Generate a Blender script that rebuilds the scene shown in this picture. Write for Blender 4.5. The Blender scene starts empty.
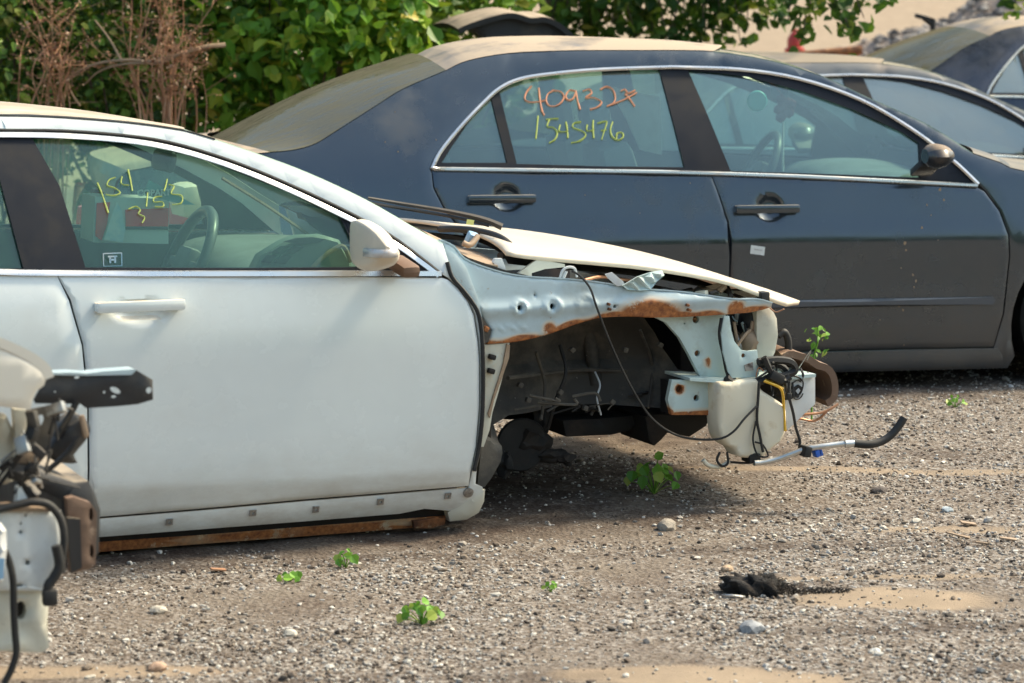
import bpy, bmesh, math, random
import numpy as np
from mathutils import Vector, noise
from mathutils.geometry import delaunay_2d_cdt
random.seed(7); RNG = np.random.default_rng(11)
scene = bpy.context.scene
COL = scene.collection
PI = math.pi

# ------------------------------------------------------------------ camera geometry
FPX = 2720.0; HC = 1.55; PITCH = math.atan(336.5/FPX)
def ray(px, py):
    a = px-512; b = 341.5-py
    return (a, FPX*math.cos(PITCH)+b*math.sin(PITCH), -FPX*math.sin(PITCH)+b*math.cos(PITCH))
def ground(px, py, z=0.0):
    d = ray(px, py); t = (z-HC)/d[2]
    return (d[0]*t, d[1]*t)
def at(px, py, Y):
    d = ray(px, py); t = Y/d[1]
    return (d[0]*t, Y, HC+d[2]*t)

class Frame:
    """car frame: x forward, y inwards from the near flank, z up"""
    def __init__(s, ox, oy, deg, W, sf):
        s.ox, s.oy, s.deg, s.W, s.sf = ox, oy, deg, W, sf
        a = math.radians(deg); s.ex = (math.cos(a), math.sin(a)); s.ey = (-math.sin(a), math.cos(a))
    def loc(s, px, py, k=0.0):
        d = ray(px, py); dy = d[0]*s.ey[0]+d[1]*s.ey[1]
        oy = -s.ox*s.ey[0]-s.oy*s.ey[1]
        t = (k-oy)/dy
        X = d[0]*t-s.ox; Y = d[1]*t-s.oy
        return (X*s.ex[0]+Y*s.ex[1], HC+d[2]*t)
    def S(s, px, py, off=0.0):
        k = .1
        for _ in range(8):
            x, z = s.loc(px, py, k); k = s.sf(x, z)+off
        return (x, z)
    def L(s, pts, off=0.0): return [s.S(p[0], p[1], off) for p in pts]
    def K(s, pts, k): return [s.loc(p[0], p[1], k) for p in pts]
    def P(s, px, py, k):
        x, z = s.loc(px, py, k); return (x, k, z)
    def root(s, name, label, cat, group=None):
        o = bpy.data.objects.new(name, None); COL.objects.link(o)
        o.location = (s.ox, s.oy, 0); o.rotation_euler = (0, 0, math.radians(s.deg))
        o.empty_display_size = .2
        o['label'] = label; o['category'] = cat
        if group: o['group'] = group
        return o
def zm(ox, oy, s, pts): return [(ox+x/s, oy+y/s) for x, y in pts]

def n2(x, y, s, o=0): return noise.noise(Vector((x*s, y*s, o)))
def ramp(t, w=.03): return (math.sqrt(t*t+w*w)+t)/2
def sf_dark(x, z):
    z = z+.006*n2(x, 0, 2.2, 8); s = .012 + .0016*n2(x, z, 3.1, 2) + .35*max(0, .42-z)**2 + .23*ramp(z-.63, .085) + .25*ramp(z-.88, .03) + .22*max(0, z-.9)**2
    s += .22*max(0, -1.9-x)**2*1.0 + .10*max(0, x-1.0)**2
    s -= .008*math.exp(-((z-.62)/.06)**2)
    return s
def sf_white(x, z):
    s = .010 + .0018*n2(x, z, 2.6, 4) + .16*ramp(z-.60, .06) + .28*ramp(z-.80, .03) + .22*max(0, z-.82)**2
    s += .38*ramp(.215-.025*x-z, .008)
    s += .2*max(0, -1.7-x)**2
    return s
WF = Frame(-1.118, 7.47, 22, 1.78, sf_white)
DF = Frame(1.10, 10.82, 9.5, 1.80, sf_dark)

# ------------------------------------------------------------------ mesh helpers
def mk(name, verts, faces, m, parent=None, ang=35, smooth=True):
    me = bpy.data.meshes.new(name)
    me.from_pydata([tuple(v) for v in verts], [], faces)
    me.materials.append(m)
    if smooth:
        me.polygons.foreach_set('use_smooth', [True]*len(me.polygons))
        me.update()
        if ang: me.set_sharp_from_angle(angle=math.radians(ang))
    me.update()
    o = bpy.data.objects.new(name, me); COL.objects.link(o)
    if parent: o.parent = parent
    return o
def fixn(o):
    bm = bmesh.new(); bm.from_mesh(o.data); bmesh.ops.recalc_face_normals(bm, faces=bm.faces); bm.to_mesh(o.data); bm.free()
    return o
def tag(o, label, cat, group=None, kind=None):
    if label: o['label'] = label
    if cat: o['category'] = cat
    if group: o['group'] = group
    if kind: o['kind'] = kind
    return o
def catmull(pts, n=6, closed=False):
    P = [np.array(p, float) for p in pts]; out = []
    N = len(P)
    rng = range(N if closed else N-1)
    for i in rng:
        p1 = P[i]; p2 = P[(i+1) % N]
        p0 = P[i-1] if (closed or i > 0) else 2*p1-p2
        p3 = P[(i+2) % N] if (closed or i+2 < N) else 2*p2-p1
        for k in range(n):
            t = k/n
            out.append(tuple(.5*((2*p1)+(-p0+p2)*t+(2*p0-5*p1+4*p2-p3)*t*t+(-p0+3*p1-3*p2+p3)*t**3)))
    if not closed: out.append(tuple(P[-1]))
    return out
def lin(pts, d=.06):
    out = []
    for a, b in zip(pts[:-1], pts[1:]):
        n = max(1, int(math.dist(a, b)/d))
        for k in range(n): out.append(tuple(a[i]+(b[i]-a[i])*k/n for i in range(len(a))))
    out.append(tuple(pts[-1])); return out
def inside_mask(P, poly):
    x = P[:, 0]; y = P[:, 1]; c = np.zeros(len(P), bool); n = len(poly)
    for i in range(n):
        x1, y1 = poly[i]; x2, y2 = poly[(i+1) % n]
        if y1 == y2: continue
        cond = ((y1 > y) != (y2 > y)) & (x < (x2-x1)*(y-y1)/(y2-y1)+x1)
        c ^= cond
    return c
def seg_dist(P, poly):
    best = np.full(len(P), 1e9); n = len(poly)
    for i in range(n):
        a = np.array(poly[i]); b = np.array(poly[(i+1) % n]); ab = b-a; L = ab@ab
        if L < 1e-12: continue
        t = np.clip(((P-a)@ab)/L, 0, 1); d = np.linalg.norm(P-(a+t[:, None]*ab), axis=1)
        best = np.minimum(best, d)
    return best
def clean(poly, eps=.0015):
    out = []
    for p in poly:
        p = (float(p[0]), float(p[1]))
        if not out or math.dist(p, out[-1]) > eps: out.append(p)
    while len(out) > 2 and math.dist(out[0], out[-1]) < eps: out.pop()
    return out
def area(poly):
    return sum(poly[i][0]*poly[(i+1) % len(poly)][1]-poly[(i+1) % len(poly)][0]*poly[i][1] for i in range(len(poly)))/2
def panel(name, outline, sf, m, parent, thick=.012, holes=(), grid=.05, roll=.004, W=None, attr=None, ang=40):
    """sheet part: (x,z) outline laid on the surface y=sf(x,z), rolled edges, real thickness. W -> mirrored to the far flank"""
    outline = clean(outline); holes = [clean(h) for h in holes]
    loops = [outline]+holes
    pts = []; edges = []; onedge = []
    for lp in loops:
        b = len(pts); n = len(lp); pts += lp
        edges += [(b+i, b+(i+1) % n) for i in range(n)]
    nb = len(pts)
    xs = [p[0] for p in outline]; zs = [p[1] for p in outline]
    gx, gz = np.meshgrid(np.arange(min(xs), max(xs), grid), np.arange(min(zs), max(zs), grid))
    G = np.stack([gx.ravel(), gz.ravel()], 1)
    G = G[inside_mask(G, outline)]
    ring = []
    rw = .008 if roll else 0
    for lp in loops:
        n = len(lp)
        for i in range(n):
            a = np.array(lp[i-1]); b = np.array(lp[(i+1) % n]); t = b-a; L = np.linalg.norm(t)
            if L < 1e-9: continue
            nn = np.array([-t[1], t[0]])/L
            for sg in (1, -1): ring.append(np.array(lp[i])+nn*sg*.01)
    R = np.array(ring); R = R[inside_mask(R, outline)] if len(R) else R.reshape(0, 2)
    def valid(A, dmin):
        if len(A) == 0: return A
        ok = np.ones(len(A), bool)
        for h in holes: ok &= ~inside_mask(A, h)
        A = A[ok]
        if len(A) == 0: return A
        d = np.min([seg_dist(A, l) for l in loops], axis=0)
        return A[d > dmin]
    if roll: R = valid(R, .0085)
    else: R = np.zeros((0, 2))
    G = valid(G, grid*.35)
    allp = [Vector(p) for p in pts]+[Vector(p) for p in R]+[Vector(p) for p in G]
    v, e, f, ov, oe, of = delaunay_2d_cdt(allp, edges, [], 0, 1e-6)
    V = np.array([(q[0], q[1]) for q in v])
    C = np.array([V[list(t)].mean(0) for t in f])
    ok = inside_mask(C, outline)
    for h in holes: ok &= ~inside_mask(C, h)
    F = [tuple(t) for t, k in zip(f, ok) if k]
    dedge = np.min([seg_dist(V, l) for l in loops], axis=0)
    y = np.array([sf(a, b) for a, b in V])+np.where(dedge < .0015, roll, 0)
    n = len(V)
    front = [(V[i, 0], y[i], V[i, 1]) for i in range(n)]
    back = [(V[i, 0], y[i]+thick, V[i, 1]) for i in range(n)]
    # front faces must look towards -y
    ff = []
    for t in F:
        a, b, c = V[t[0]], V[t[1]], V[t[2]]
        ar = (b[0]-a[0])*(c[1]-a[1])-(c[0]-a[0])*(b[1]-a[1])
        ff.append(t if ar > 0 else t[::-1])
    cnt = {}
    for t in ff:
        for i in range(3):
            k = (t[i], t[(i+1) % 3]); cnt[k] = 1
    faces = list(ff)+[tuple(n+i for i in t[::-1]) for t in ff]
    for (a, b) in cnt:
        if (b, a) not in cnt: faces.append((b, a, n+a, n+b))
    verts = front+back
    if W is not None:
        verts = [(a, W-b, c) for a, b, c in verts]; faces = [t[::-1] for t in faces]
    o = mk(name, verts, faces, m, parent, ang=ang)
    if attr:
        at_ = o.data.attributes.new('rust', 'FLOAT', 'POINT')
        at_.data.foreach_set('value', [float(attr(a, c)) for a, b, c in verts])
    return o
def tube(name, pts, r, m, parent=None, seg=8, taper=None, sub=5, closed=False):
    P = catmull(pts, sub, closed) if len(pts) > 2 and sub > 1 else [tuple(p) for p in pts]
    P = [Vector(p) for p in P]; n = len(P); V = []; F = []
    up = Vector((0, 0, 1)); t0 = (P[1]-P[0]).normalized()
    nrm = t0.orthogonal().normalized()
    for i in range(n):
        if closed: t = (P[(i+1) % n]-P[i-1])
        else: t = P[min(i+1, n-1)]-P[max(i-1, 0)]
        if t.length < 1e-9: t = t0
        t.normalize(); nrm = nrm-t*nrm.dot(t)
        if nrm.length < 1e-6: nrm = t.orthogonal()
        nrm.normalize(); b = t.cross(nrm)
        rr = r if taper is None else r*(taper[0]+(taper[1]-taper[0])*i/(n-1))
        for k in range(seg):
            a = 2*PI*k/seg; V.append(P[i]+(nrm*math.cos(a)+b*math.sin(a))*rr)
    for i in range(n if closed else n-1):
        j = (i+1) % n
        for k in range(seg): F.append((i*seg+k, i*seg+(k+1) % seg, j*seg+(k+1) % seg, j*seg+k))
    if not closed:
        F.append(tuple(range(seg))[::-1]); F.append(tuple((n-1)*seg+k for k in range(seg)))
    if name is None: return V, F
    return mk(name, V, F, m, parent, ang=50)
def merge(parts):
    V = []; F = []
    for v, f in parts:
        b = len(V); V += [tuple(q) for q in v]; F += [tuple(b+i for i in t) for t in f]
    return V, F
def boxg(c, s, rot=(0, 0, 0), bev=.0):
    """bevelled box geometry"""
    bm = bmesh.new(); bmesh.ops.create_cube(bm, size=1)
    for v in bm.verts: v.co = Vector((v.co.x*s[0], v.co.y*s[1], v.co.z*s[2]))
    if bev: bmesh.ops.bevel(bm, geom=bm.edges[:], offset=bev, segments=2, affect='EDGES', profile=.6)
    from mathutils import Euler
    M = Euler(rot).to_matrix()
    V = [tuple(M @ v.co+Vector(c)) for v in bm.verts]; bm.verts.index_update()
    F = [tuple(v.index for v in f.verts) for f in bm.faces]; bm.free(); return V, F
def box(name, c, s, m, parent=None, rot=(0, 0, 0), bev=.004):
    V, F = boxg(c, s, rot, bev); return mk(name, V, F, m, parent, ang=45)
def loft(name, rows, m, parent=None, thick=0, ang=35, flip=False):
    """rows: list of equal-length point rows"""
    n = len(rows[0]); V = [p for r in rows for p in r]; F = []
    for i in range(len(rows)-1):
        for k in range(n-1):
            q = (i*n+k, i*n+k+1, (i+1)*n+k+1, (i+1)*n+k)
            F.append(q[::-1] if flip else q)
    o = mk(name, V, F, m, parent, ang=None)
    if thick:
        bm = bmesh.new(); bm.from_mesh(o.data)
        bmesh.ops.solidify(bm, geom=bm.faces[:], thickness=thick); bmesh.ops.recalc_face_normals(bm, faces=bm.faces)
        bm.to_mesh(o.data); bm.free()
        o.data.polygons.foreach_set('use_smooth', [True]*len(o.data.polygons))
    if ang: o.data.set_sharp_from_angle(angle=math.radians(ang))
    return o
def cross(name, prof, sf, W, m, parent, crown=.04, bow=0.0, n=22, inset=0.0, thick=0.0, edge=3.0, zoff=0.0, follow=False, ang=35):
    """surface spanning the car between both flanks along the (x,z) profile"""
    rows = []
    for i, (x, z) in enumerate(prof):
        s = sf(x, z)+inset; row = []
        cr = crown(i/(len(prof)-1)) if callable(crown) else crown
        bo = bow(i/(len(prof)-1)) if callable(bow) else bow
        pa = prof[max(0, i-1)]; pb_ = prof[min(len(prof)-1, i+1)]; dx_ = pb_[0]-pa[0]; slp = (pb_[1]-pa[1])/dx_ if follow and abs(dx_) > 1e-4 else 0
        for k in range(n+1):
            v = .5-.5*math.cos(PI*k/n) ; w = 1-abs(2*v-1)**edge; w2 = 1-(2*v-1)**2
            row.append((x+bo*w2, s+(W-2*s)*v, z+zoff+cr*w+slp*bo*w2))
        rows.append(row)
    return loft(name, rows, m, parent, thick=thick, ang=ang)
def lathe_y(name, prof, c, m, parent, seg=28):
    """prof (r, y) turned about an axis parallel to y through c"""
    V = []; F = []; n = len(prof)
    for i in range(seg):
        a = 2*PI*i/seg
        for r, y in prof: V.append((c[0]+r*math.cos(a), c[1]+y, c[2]+r*math.sin(a)))
    for i in range(seg):
        j = (i+1) % seg
        for k in range(n-1): F.append((i*n+k, i*n+k+1, j*n+k+1, j*n+k))
    return mk(name, V, F, m, parent, ang=35)
def disc(cx, cz, r, n=14): return [(cx+r*math.cos(2*PI*i/n), cz+r*math.sin(2*PI*i/n)) for i in range(n)]
def prism(name, outline, k0, k1, m, parent, bev=.003, W=None):
    """extrude an (x,z) outline between y=k0 and y=k1"""
    o = panel(name, outline, lambda x, z: k0, m, parent, thick=k1-k0, grid=.08, roll=bev, W=W)
    return o

# ------------------------------------------------------------------ materials
def nt(m): m.use_nodes = True; t = m.node_tree; t.nodes.clear(); return t
def N(t, ty, **kw):
    n = t.nodes.new(ty)
    for k, v in kw.items():
        if k in n.inputs.keys(): n.inputs[k].default_value = v
        else: setattr(n, k, v)
    return n
def rgba(c): return (c[0], c[1], c[2], 1)
def mixc(t, fac, a, b):
    n = t.nodes.new('ShaderNodeMix'); n.data_type = 'RGBA'
    for s, v in ((0, fac), (6, a), (7, b)):
        if isinstance(v, (int, float)): n.inputs[s].default_value = v
        elif isinstance(v, tuple): n.inputs[s].default_value = rgba(v)
        else: t.links.new(v, n.inputs[s])
    return n.outputs[2]
def rampn(t, src, lo, hi):
    n = t.nodes.new('ShaderNodeMapRange'); n.inputs[1].default_value = lo; n.inputs[2].default_value = hi
    t.links.new(src, n.inputs[0]); return n.outputs[0]
def mul(t, a, b, op='MULTIPLY'):
    n = t.nodes.new('ShaderNodeMath'); n.operation = op; n.use_clamp = True
    for i, v in ((0, a), (1, b)):
        if isinstance(v, (int, float)): n.inputs[i].default_value = v
        else: t.links.new(v, n.inputs[i])
    return n.outputs[0]
def noisen(t, scale, detail=5, rough=.6, stretch=None, coord='Object'):
    c = t.nodes.new('ShaderNodeTexCoord'); mp = t.nodes.new('ShaderNodeMapping')
    if stretch: mp.inputs['Scale'].default_value = stretch
    t.links.new(c.outputs[coord], mp.inputs[0])
    n = N(t, 'ShaderNodeTexNoise', Scale=scale, Detail=detail, Roughness=rough); t.links.new(mp.outputs[0], n.inputs['Vector'])
    return n.outputs[0]
def mat(name, col, rough=.5, metal=0, coat=0, spots=None, spots2=None, bump=0, bscale=40, rust=False, dust=None, low=None, rvar=.1, spec=.5):
    """spots=(colour, scale, lo, hi, stretch) noise patches; dust=(colour, lo, hi, scale) on upward faces; rust -> point attribute"""
    m = bpy.data.materials.new(name); t = nt(m)
    b = N(t, 'ShaderNodeBsdfPrincipled'); o = N(t, 'ShaderNodeOutputMaterial'); t.links.new(b.outputs[0], o.inputs[0])
    b.inputs['Roughness'].default_value = rough; b.inputs['Metallic'].default_value = metal
    b.inputs['Coat Weight'].default_value = coat; b.inputs['Coat Roughness'].default_value = .08; b.inputs['Specular IOR Level'].default_value = spec
    c = mixc(t, noisen(t, 3, 4), tuple(v*.9 for v in col), tuple(min(1, v*1.08) for v in col))
    rg = rampn(t, noisen(t, 9, 5), .3, .7)
    n = t.nodes.new('ShaderNodeMapRange'); t.links.new(rg, n.inputs[0]); n.inputs[3].default_value = max(.02, rough-rvar); n.inputs[4].default_value = min(1, rough+rvar)
    rsock = n.outputs[0]
    def rough_up(fac):
        nonlocal rsock
        q = t.nodes.new('ShaderNodeMix'); t.links.new(fac, q.inputs[0]); t.links.new(rsock, q.inputs[2]); q.inputs[3].default_value = .85
        rsock = q.outputs[0]
    cfac = None
    for sp in (spots, spots2):
        if sp:
            f = rampn(t, noisen(t, sp[1], 8, .65, sp[4] if len(sp) > 4 else None), sp[2], sp[3])
            c = mixc(t, f, c, tuple(sp[0])); rough_up(f)
    if dust:
        g = t.nodes.new('ShaderNodeNewGeometry'); s = t.nodes.new('ShaderNodeSeparateXYZ'); t.links.new(g.outputs['True Normal'], s.inputs[0])
        up = rampn(t, s.outputs[2], dust[1], dust[2])
        f = mul(t, up, rampn(t, noisen(t, dust[3], 8, .7), .25, .5))
        c = mixc(t, f, c, tuple(dust[0])); rough_up(f)
        inv = mul(t, 1.0, f, 'SUBTRACT'); cc = mul(t, inv, coat); t.links.new(cc, b.inputs['Coat Weight'])
        mm = mul(t, inv, metal); t.links.new(mm, b.inputs['Metallic'])
    if low:
        tcz_ = t.nodes.new('ShaderNodeTexCoord'); sz_ = t.nodes.new('ShaderNodeSeparateXYZ'); t.links.new(tcz_.outputs['Object'], sz_.inputs[0])
        lf_ = rampn(t, sz_.outputs[2], low[2], low[1]); lf_ = mul(t, lf_, rampn(t, noisen(t, 5, 9, .75, (1, 1, 2.2)), .32, .62)); c = mixc(t, mul(t, lf_, low[3]), c, tuple(low[0])); rough_up(mul(t, lf_, low[3]))
    if rust:
        a = t.nodes.new('ShaderNodeAttribute'); a.attribute_name = 'rust'
        nz = noisen(t, 30, 12, .8); nz2 = noisen(t, 9, 5, .6)
        f = mul(t, a.outputs['Fac'], mul(t, rampn(t, nz, .36, .66), rampn(t, nz2, .15, .6), 'ADD'))
        f2 = rampn(t, f, .27, .38)
        rc = mixc(t, rampn(t, noisen(t, 70, 6), .3, .7), (.50, .19, .055), (.16, .05, .02))
        halo = rampn(t, f, .14, .34)
        c = mixc(t, mul(t, halo, .8), c, (.66, .47, .28)); c = mixc(t, f2, c, rc); rough_up(f2)
    t.links.new(c, b.inputs['Base Color']); t.links.new(rsock, b.inputs['Roughness'])
    if bump:
        bn = N(t, 'ShaderNodeBump', Strength=bump, Distance=.01); t.links.new(noisen(t, bscale, 6, .7), bn.inputs['Height']); t.links.new(bn.outputs[0], b.inputs['Normal'])
    return m
def glassmat(name, tint, film=.12, filmcol=(.35, .42, .36), gl=.05, streak=None):
    m = bpy.data.materials.new(name); t = nt(m); o = N(t, 'ShaderNodeOutputMaterial')
    tr = N(t, 'ShaderNodeBsdfTransparent', Color=rgba(tint)); df = N(t, 'ShaderNodeBsdfDiffuse', Color=rgba(filmcol))
    gs = N(t, 'ShaderNodeBsdfGlossy', Color=(.9, .95, .92, 1), Roughness=.03)
    mx = N(t, 'ShaderNodeMixShader'); mx2 = N(t, 'ShaderNodeMixShader')
    fr = N(t, 'ShaderNodeFresnel', IOR=1.5)
    if streak:
        f = rampn(t, noisen(t, streak[0], 8, .7, streak[1]), streak[2], streak[3]); ff = N(t, 'ShaderNodeMapRange'); t.links.new(f, ff.inputs[0])
        ff.inputs[3].default_value = film; ff.inputs[4].default_value = streak[4]; t.links.new(ff.outputs[0], mx.inputs[0])
    else:
        f = rampn(t, noisen(t, 6, 7, .7), .3, .75); ff = N(t, 'ShaderNodeMapRange'); t.links.new(f, ff.inputs[0])
        ff.inputs[3].default_value = film*.7; ff.inputs[4].default_value = film*1.4; t.links.new(ff.outputs[0], mx.inputs[0])
    q = mul(t, fr.outputs[0], gl/.04); t.links.new(q, mx2.inputs[0]); t.links.new(tr.outputs[0], mx2.inputs[1]); t.links.new(gs.outputs[0], mx2.inputs[2])
    t.links.new(mx2.outputs[0], mx.inputs[1]); t.links.new(df.outputs[0], mx.inputs[2])
    t.links.new(mx.outputs[0], o.inputs[0]); return m
def islandmat(name, stops, rough=.8, transl=0.0, coordnoise=None, bump=0, spec=.3):
    m = bpy.data.materials.new(name); t = nt(m); o = N(t, 'ShaderNodeOutputMaterial')
    g = t.nodes.new('ShaderNodeNewGeometry'); r = t.nodes.new('ShaderNodeValToRGB'); t.links.new(g.outputs['Random Per Island'], r.inputs[0])
    e = r.color_ramp.elements
    e[0].position = stops[0][0]; e[0].color = rgba(stops[0][1]); e[1].position = stops[-1][0]; e[1].color = rgba(stops[-1][1])
    for p, c in stops[1:-1]: q = e.new(p); q.color = rgba(c)
    col = r.outputs[0]
    if coordnoise: col = mixc(t, rampn(t, noisen(t, coordnoise[0], 5), .35, .65), col, mixc(t, coordnoise[2], col, coordnoise[1]))
    b = N(t, 'ShaderNodeBsdfPrincipled', Roughness=rough); b.inputs['Specular IOR Level'].default_value = spec
    t.links.new(col, b.inputs['Base Color'])
    if bump:
        bn = N(t, 'ShaderNodeBump', Strength=bump, Distance=.004); t.links.new(noisen(t, 260, 5, .7), bn.inputs['Height']); t.links.new(bn.outputs[0], b.inputs['Normal'])
    if transl:
        tr = N(t, 'ShaderNodeBsdfTranslucent'); tc = mixc(t, .35, col, (.25, .45, .02)); t.links.new(tc, tr.inputs[0])
        mx = N(t, 'ShaderNodeMixShader', Fac=transl); t.links.new(b.outputs[0], mx.inputs[1]); t.links.new(tr.outputs[0], mx.inputs[2]); t.links.new(mx.outputs[0], o.inputs[0])
    else: t.links.new(b.outputs[0], o.inputs[0])
    return m

TAN = (.46, .35, .24)
M = {}
M['white'] = mat('white_paint', low=((.36, .29, .21), .05, .34, .55), col=(.755, .80, .775), rough=.22, metal=0, coat=.9, spots=((.64, .63, .58), 1.6, .5, .95), spots2=((.35, .30, .24), 60, .72, .80), dust=((.62, .52, .40), .55, .95, 2.5), bump=.01, bscale=6)
M['hoodpaint'] = mat('hood_paint_dusty', (.68, .59, .46), .45, 0, .25, spots=((.62, .52, .42), 3, .5, .9), spots2=((.5, .4, .3), 50, .68, .8))
M['blue'] = mat('dark_blue_paint', low=((.13, .11, .09), .10, .55, .5), col=(.070, .088, .106), rough=.20, metal=.66, coat=.8, spots=((.12, .11, .10), 2.4, .52, .95), spots2=((.22, .19, .16), 75, .70, .80), dust=((.20, .18, .145), .82, 1.0, 3), bump=.008, bscale=7)
M['primer'] = mat('light_blue_bare_paint', (.45, .56, .60), .40, 0, .25, spots=((.30, .34, .33), 6, .5, .8), spots2=((.30, .24, .17), 45, .64, .75), rust=True, bump=.02, bscale=30)
M['primer2'] = mat('pale_green_bare_paint', (.50, .62, .60), .5, 0, .1, spots=((.30, .30, .24), 6, .52, .75), spots2=((.22, .12, .06), 22, .66, .75), rust=True)
M['cream'] = mat('cream_dirty_paint', (.62, .60, .50), .5, 0, .1, spots=((.36, .28, .18), 7, .5, .8), spots2=((.2, .1, .05), 30, .66, .75))
M['rust'] = mat('rusty_steel', (.30, .12, .045), .85, .1, 0, spots=((.10, .04, .02), 14, .4, .6), spots2=((.55, .40, .22), 24, .58, .72), bump=.4, bscale=60)
M['chrome'] = mat('bright_trim', (.74, .74, .73), .30, .85, 0, spots=((.5, .46, .4), 10, .55, .9))
M['blacktrim'] = mat('black_trim', (.010, .012, .018), .5, 0, .0, spec=.25, spots=((.03, .028, .026), 5, .5, .8))
M['rubber'] = mat('black_rubber', (.012, .012, .012), .6, 0, 0, spots=((.045, .04, .035), 14, .5, .75))
M['blackpl'] = mat('black_plastic_dusty', (.022, .022, .024), .5, 0, 0, spots=((.09, .08, .065), 8, .5, .8), dust=((.30, .25, .19), .6, 1, 5))
M['liner'] = mat('dirty_wheelhouse', (.050, .047, .042), .75, 0, 0, spots=((.21, .18, .14), 4.5, .45, .75), spots2=((.34, .33, .30), 40, .685, .72), bump=.3, bscale=18)
M['dark'] = mat('dark_underbody', (.012, .011, .010), .8, 0, 0, spots=((.05, .035, .025), 9, .5, .75))
M['tank'] = mat('yellowed_plastic_tank', (.70, .64, .50), .42, 0, 0, spots=((.46, .33, .16), 8, .52, .72), spots2=((.60, .58, .52), 15, .6, .8))
M['plate'] = mat('grey_white_plastic', (.60, .62, .62), .45, 0, 0, spots=((.4, .36, .3), 8, .5, .8))
M['tanpl'] = mat('tan_dusty_plastic', (.34, .245, .165), .7, 0, 0, spots=((.24, .16, .10), 9, .45, .7), bump=.1)
M['rubt'] = mat('brown_bumper_core', (.17, .105, .07), .7, 0, 0, spots=((.14, .08, .05), 7, .45, .7), spots2=((.5, .36, .25), 20, .6, .75), bump=.1)
M['copper'] = mat('copper_pipe', (.50, .26, .15), .35, .6)
M['silver'] = mat('aluminium_pipe', (.62, .62, .60), .35, .8, spots=((.4, .36, .3), 18, .5, .8))
M['steel'] = mat('brushed_steel', (.40, .40, .39), .4, .8, spots=((.14, .11, .09), 30, .5, .7))
M['yellow'] = mat('yellow_plastic', (.72, .42, .03), .4)
M['bluepl'] = mat('blue_plastic', (.03, .13, .55), .4)
M['int'] = mat('grey_interior', (.24, .25, .24), .7, spots=((.14, .14, .13), 4, .4, .7), bump=.05)
M['intdark'] = mat('dark_interior', (.05, .055, .055), .7, spots=((.1, .1, .1), 4, .4, .7))
M['seat'] = mat('seat_leather', (.30, .31, .29), .6, bump=.05, bscale=15)
M['paperb'] = mat('pale_blue_paper', (.28, .55, .72), .6, spots=((.75, .8, .8), 9, .4, .6))
M['paper'] = mat('white_paper', (.75, .77, .74), .6)
M['redlamp'] = mat('red_lens', (.55, .02, .015), .15, 0, 1)
M['amber'] = mat('clear_lens', (.62, .60, .58), .2, .1, .8, spots=((.45, .3, .2), 40, .5, .7))
M['whiteroof'] = mat('tan_dusty_white_roof', (.40, .33, .24), .6, 0, .1, spots=((.62, .56, .45), 4, .45, .8))
M['wheelm'] = mat('worn_steering_leather', (.10, .11, .11), .35)
M['mold'] = mat('slate_rub_strip', (.085, .10, .12), .35, .3, .5)
M['seam'] = mat('dirty_seam_sealer', (.085, .075, .06), .8, spots=((.05, .045, .04), 12, .45, .6))
M['nearpaint'] = mat('cream_white_fender_paint', (.80, .73, .61), .4, 0, .3, spots=((.66, .57, .46), 5, .55, .9))
M['orange'] = mat('orange_grease_pencil', (.62, .27, .15), .7)
M['lime'] = mat('yellow_grease_pencil', (.36, .44, .10), .7)
M['red'] = mat('red_enamel', (.40, .03, .02), .45)
M['grey'] = mat('grey_paint', (.16, .16, .155), .35, .3, .5, dust=((.26, .21, .16), .7, 1, 3), spots=((.25, .2, .16), 3, .5, .8))
M['navy'] = mat('faded_navy_paint', (.022, .03, .055), .3, .3, .6, dust=((.30, .25, .19), .75, 1, 3))
M['glass'] = glassmat('green_tinted_glass', (.80, .94, .90), .08, (.30, .46, .44), gl=.13)
M['glassw'] = glassmat('teal_tinted_glass', (.88, .98, .91), .07, (.14, .42, .31), gl=.05)
M['glassd'] = glassmat('dusty_window_glass', (.15, .20, .16), .42, (.135, .125, .085), gl=.012, streak=(8, (.5, 7, 2), .35, .62, .95))
M['glasst'] = glassmat('hazy_far_glass', (.50, .62, .58), .22, (.40, .42, .36), gl=.30)
M['greyroof'] = mat('dusty_grey_roof', (.10, .095, .09), .5, .1, .2, dust=((.28, .23, .17), .6, .97, 3.5))
M['lidtop'] = mat('dusty_black_lid', (.02, .02, .02), .55, dust=((.42, .33, .24), .75, 1, 4))
M['cardt'] = mat('teal_card', (.16, .38, .40), .6)
M['tagy'] = mat('pale_yellow_tag', (.75, .75, .25), .6)
M['bluepl2'] = mat('faded_blue_plastic', (.25, .42, .58), .5)
M['plateb'] = mat('pale_blue_grey_plate', (.68, .70, .68), .45, spots=((.36, .34, .30), 6, .5, .8))
M['ornr'] = mat('dark_red_cloth', (.13, .02, .03), .8)
M['cyan'] = mat('turquoise_plastic', (.10, .58, .52), .4)

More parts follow.
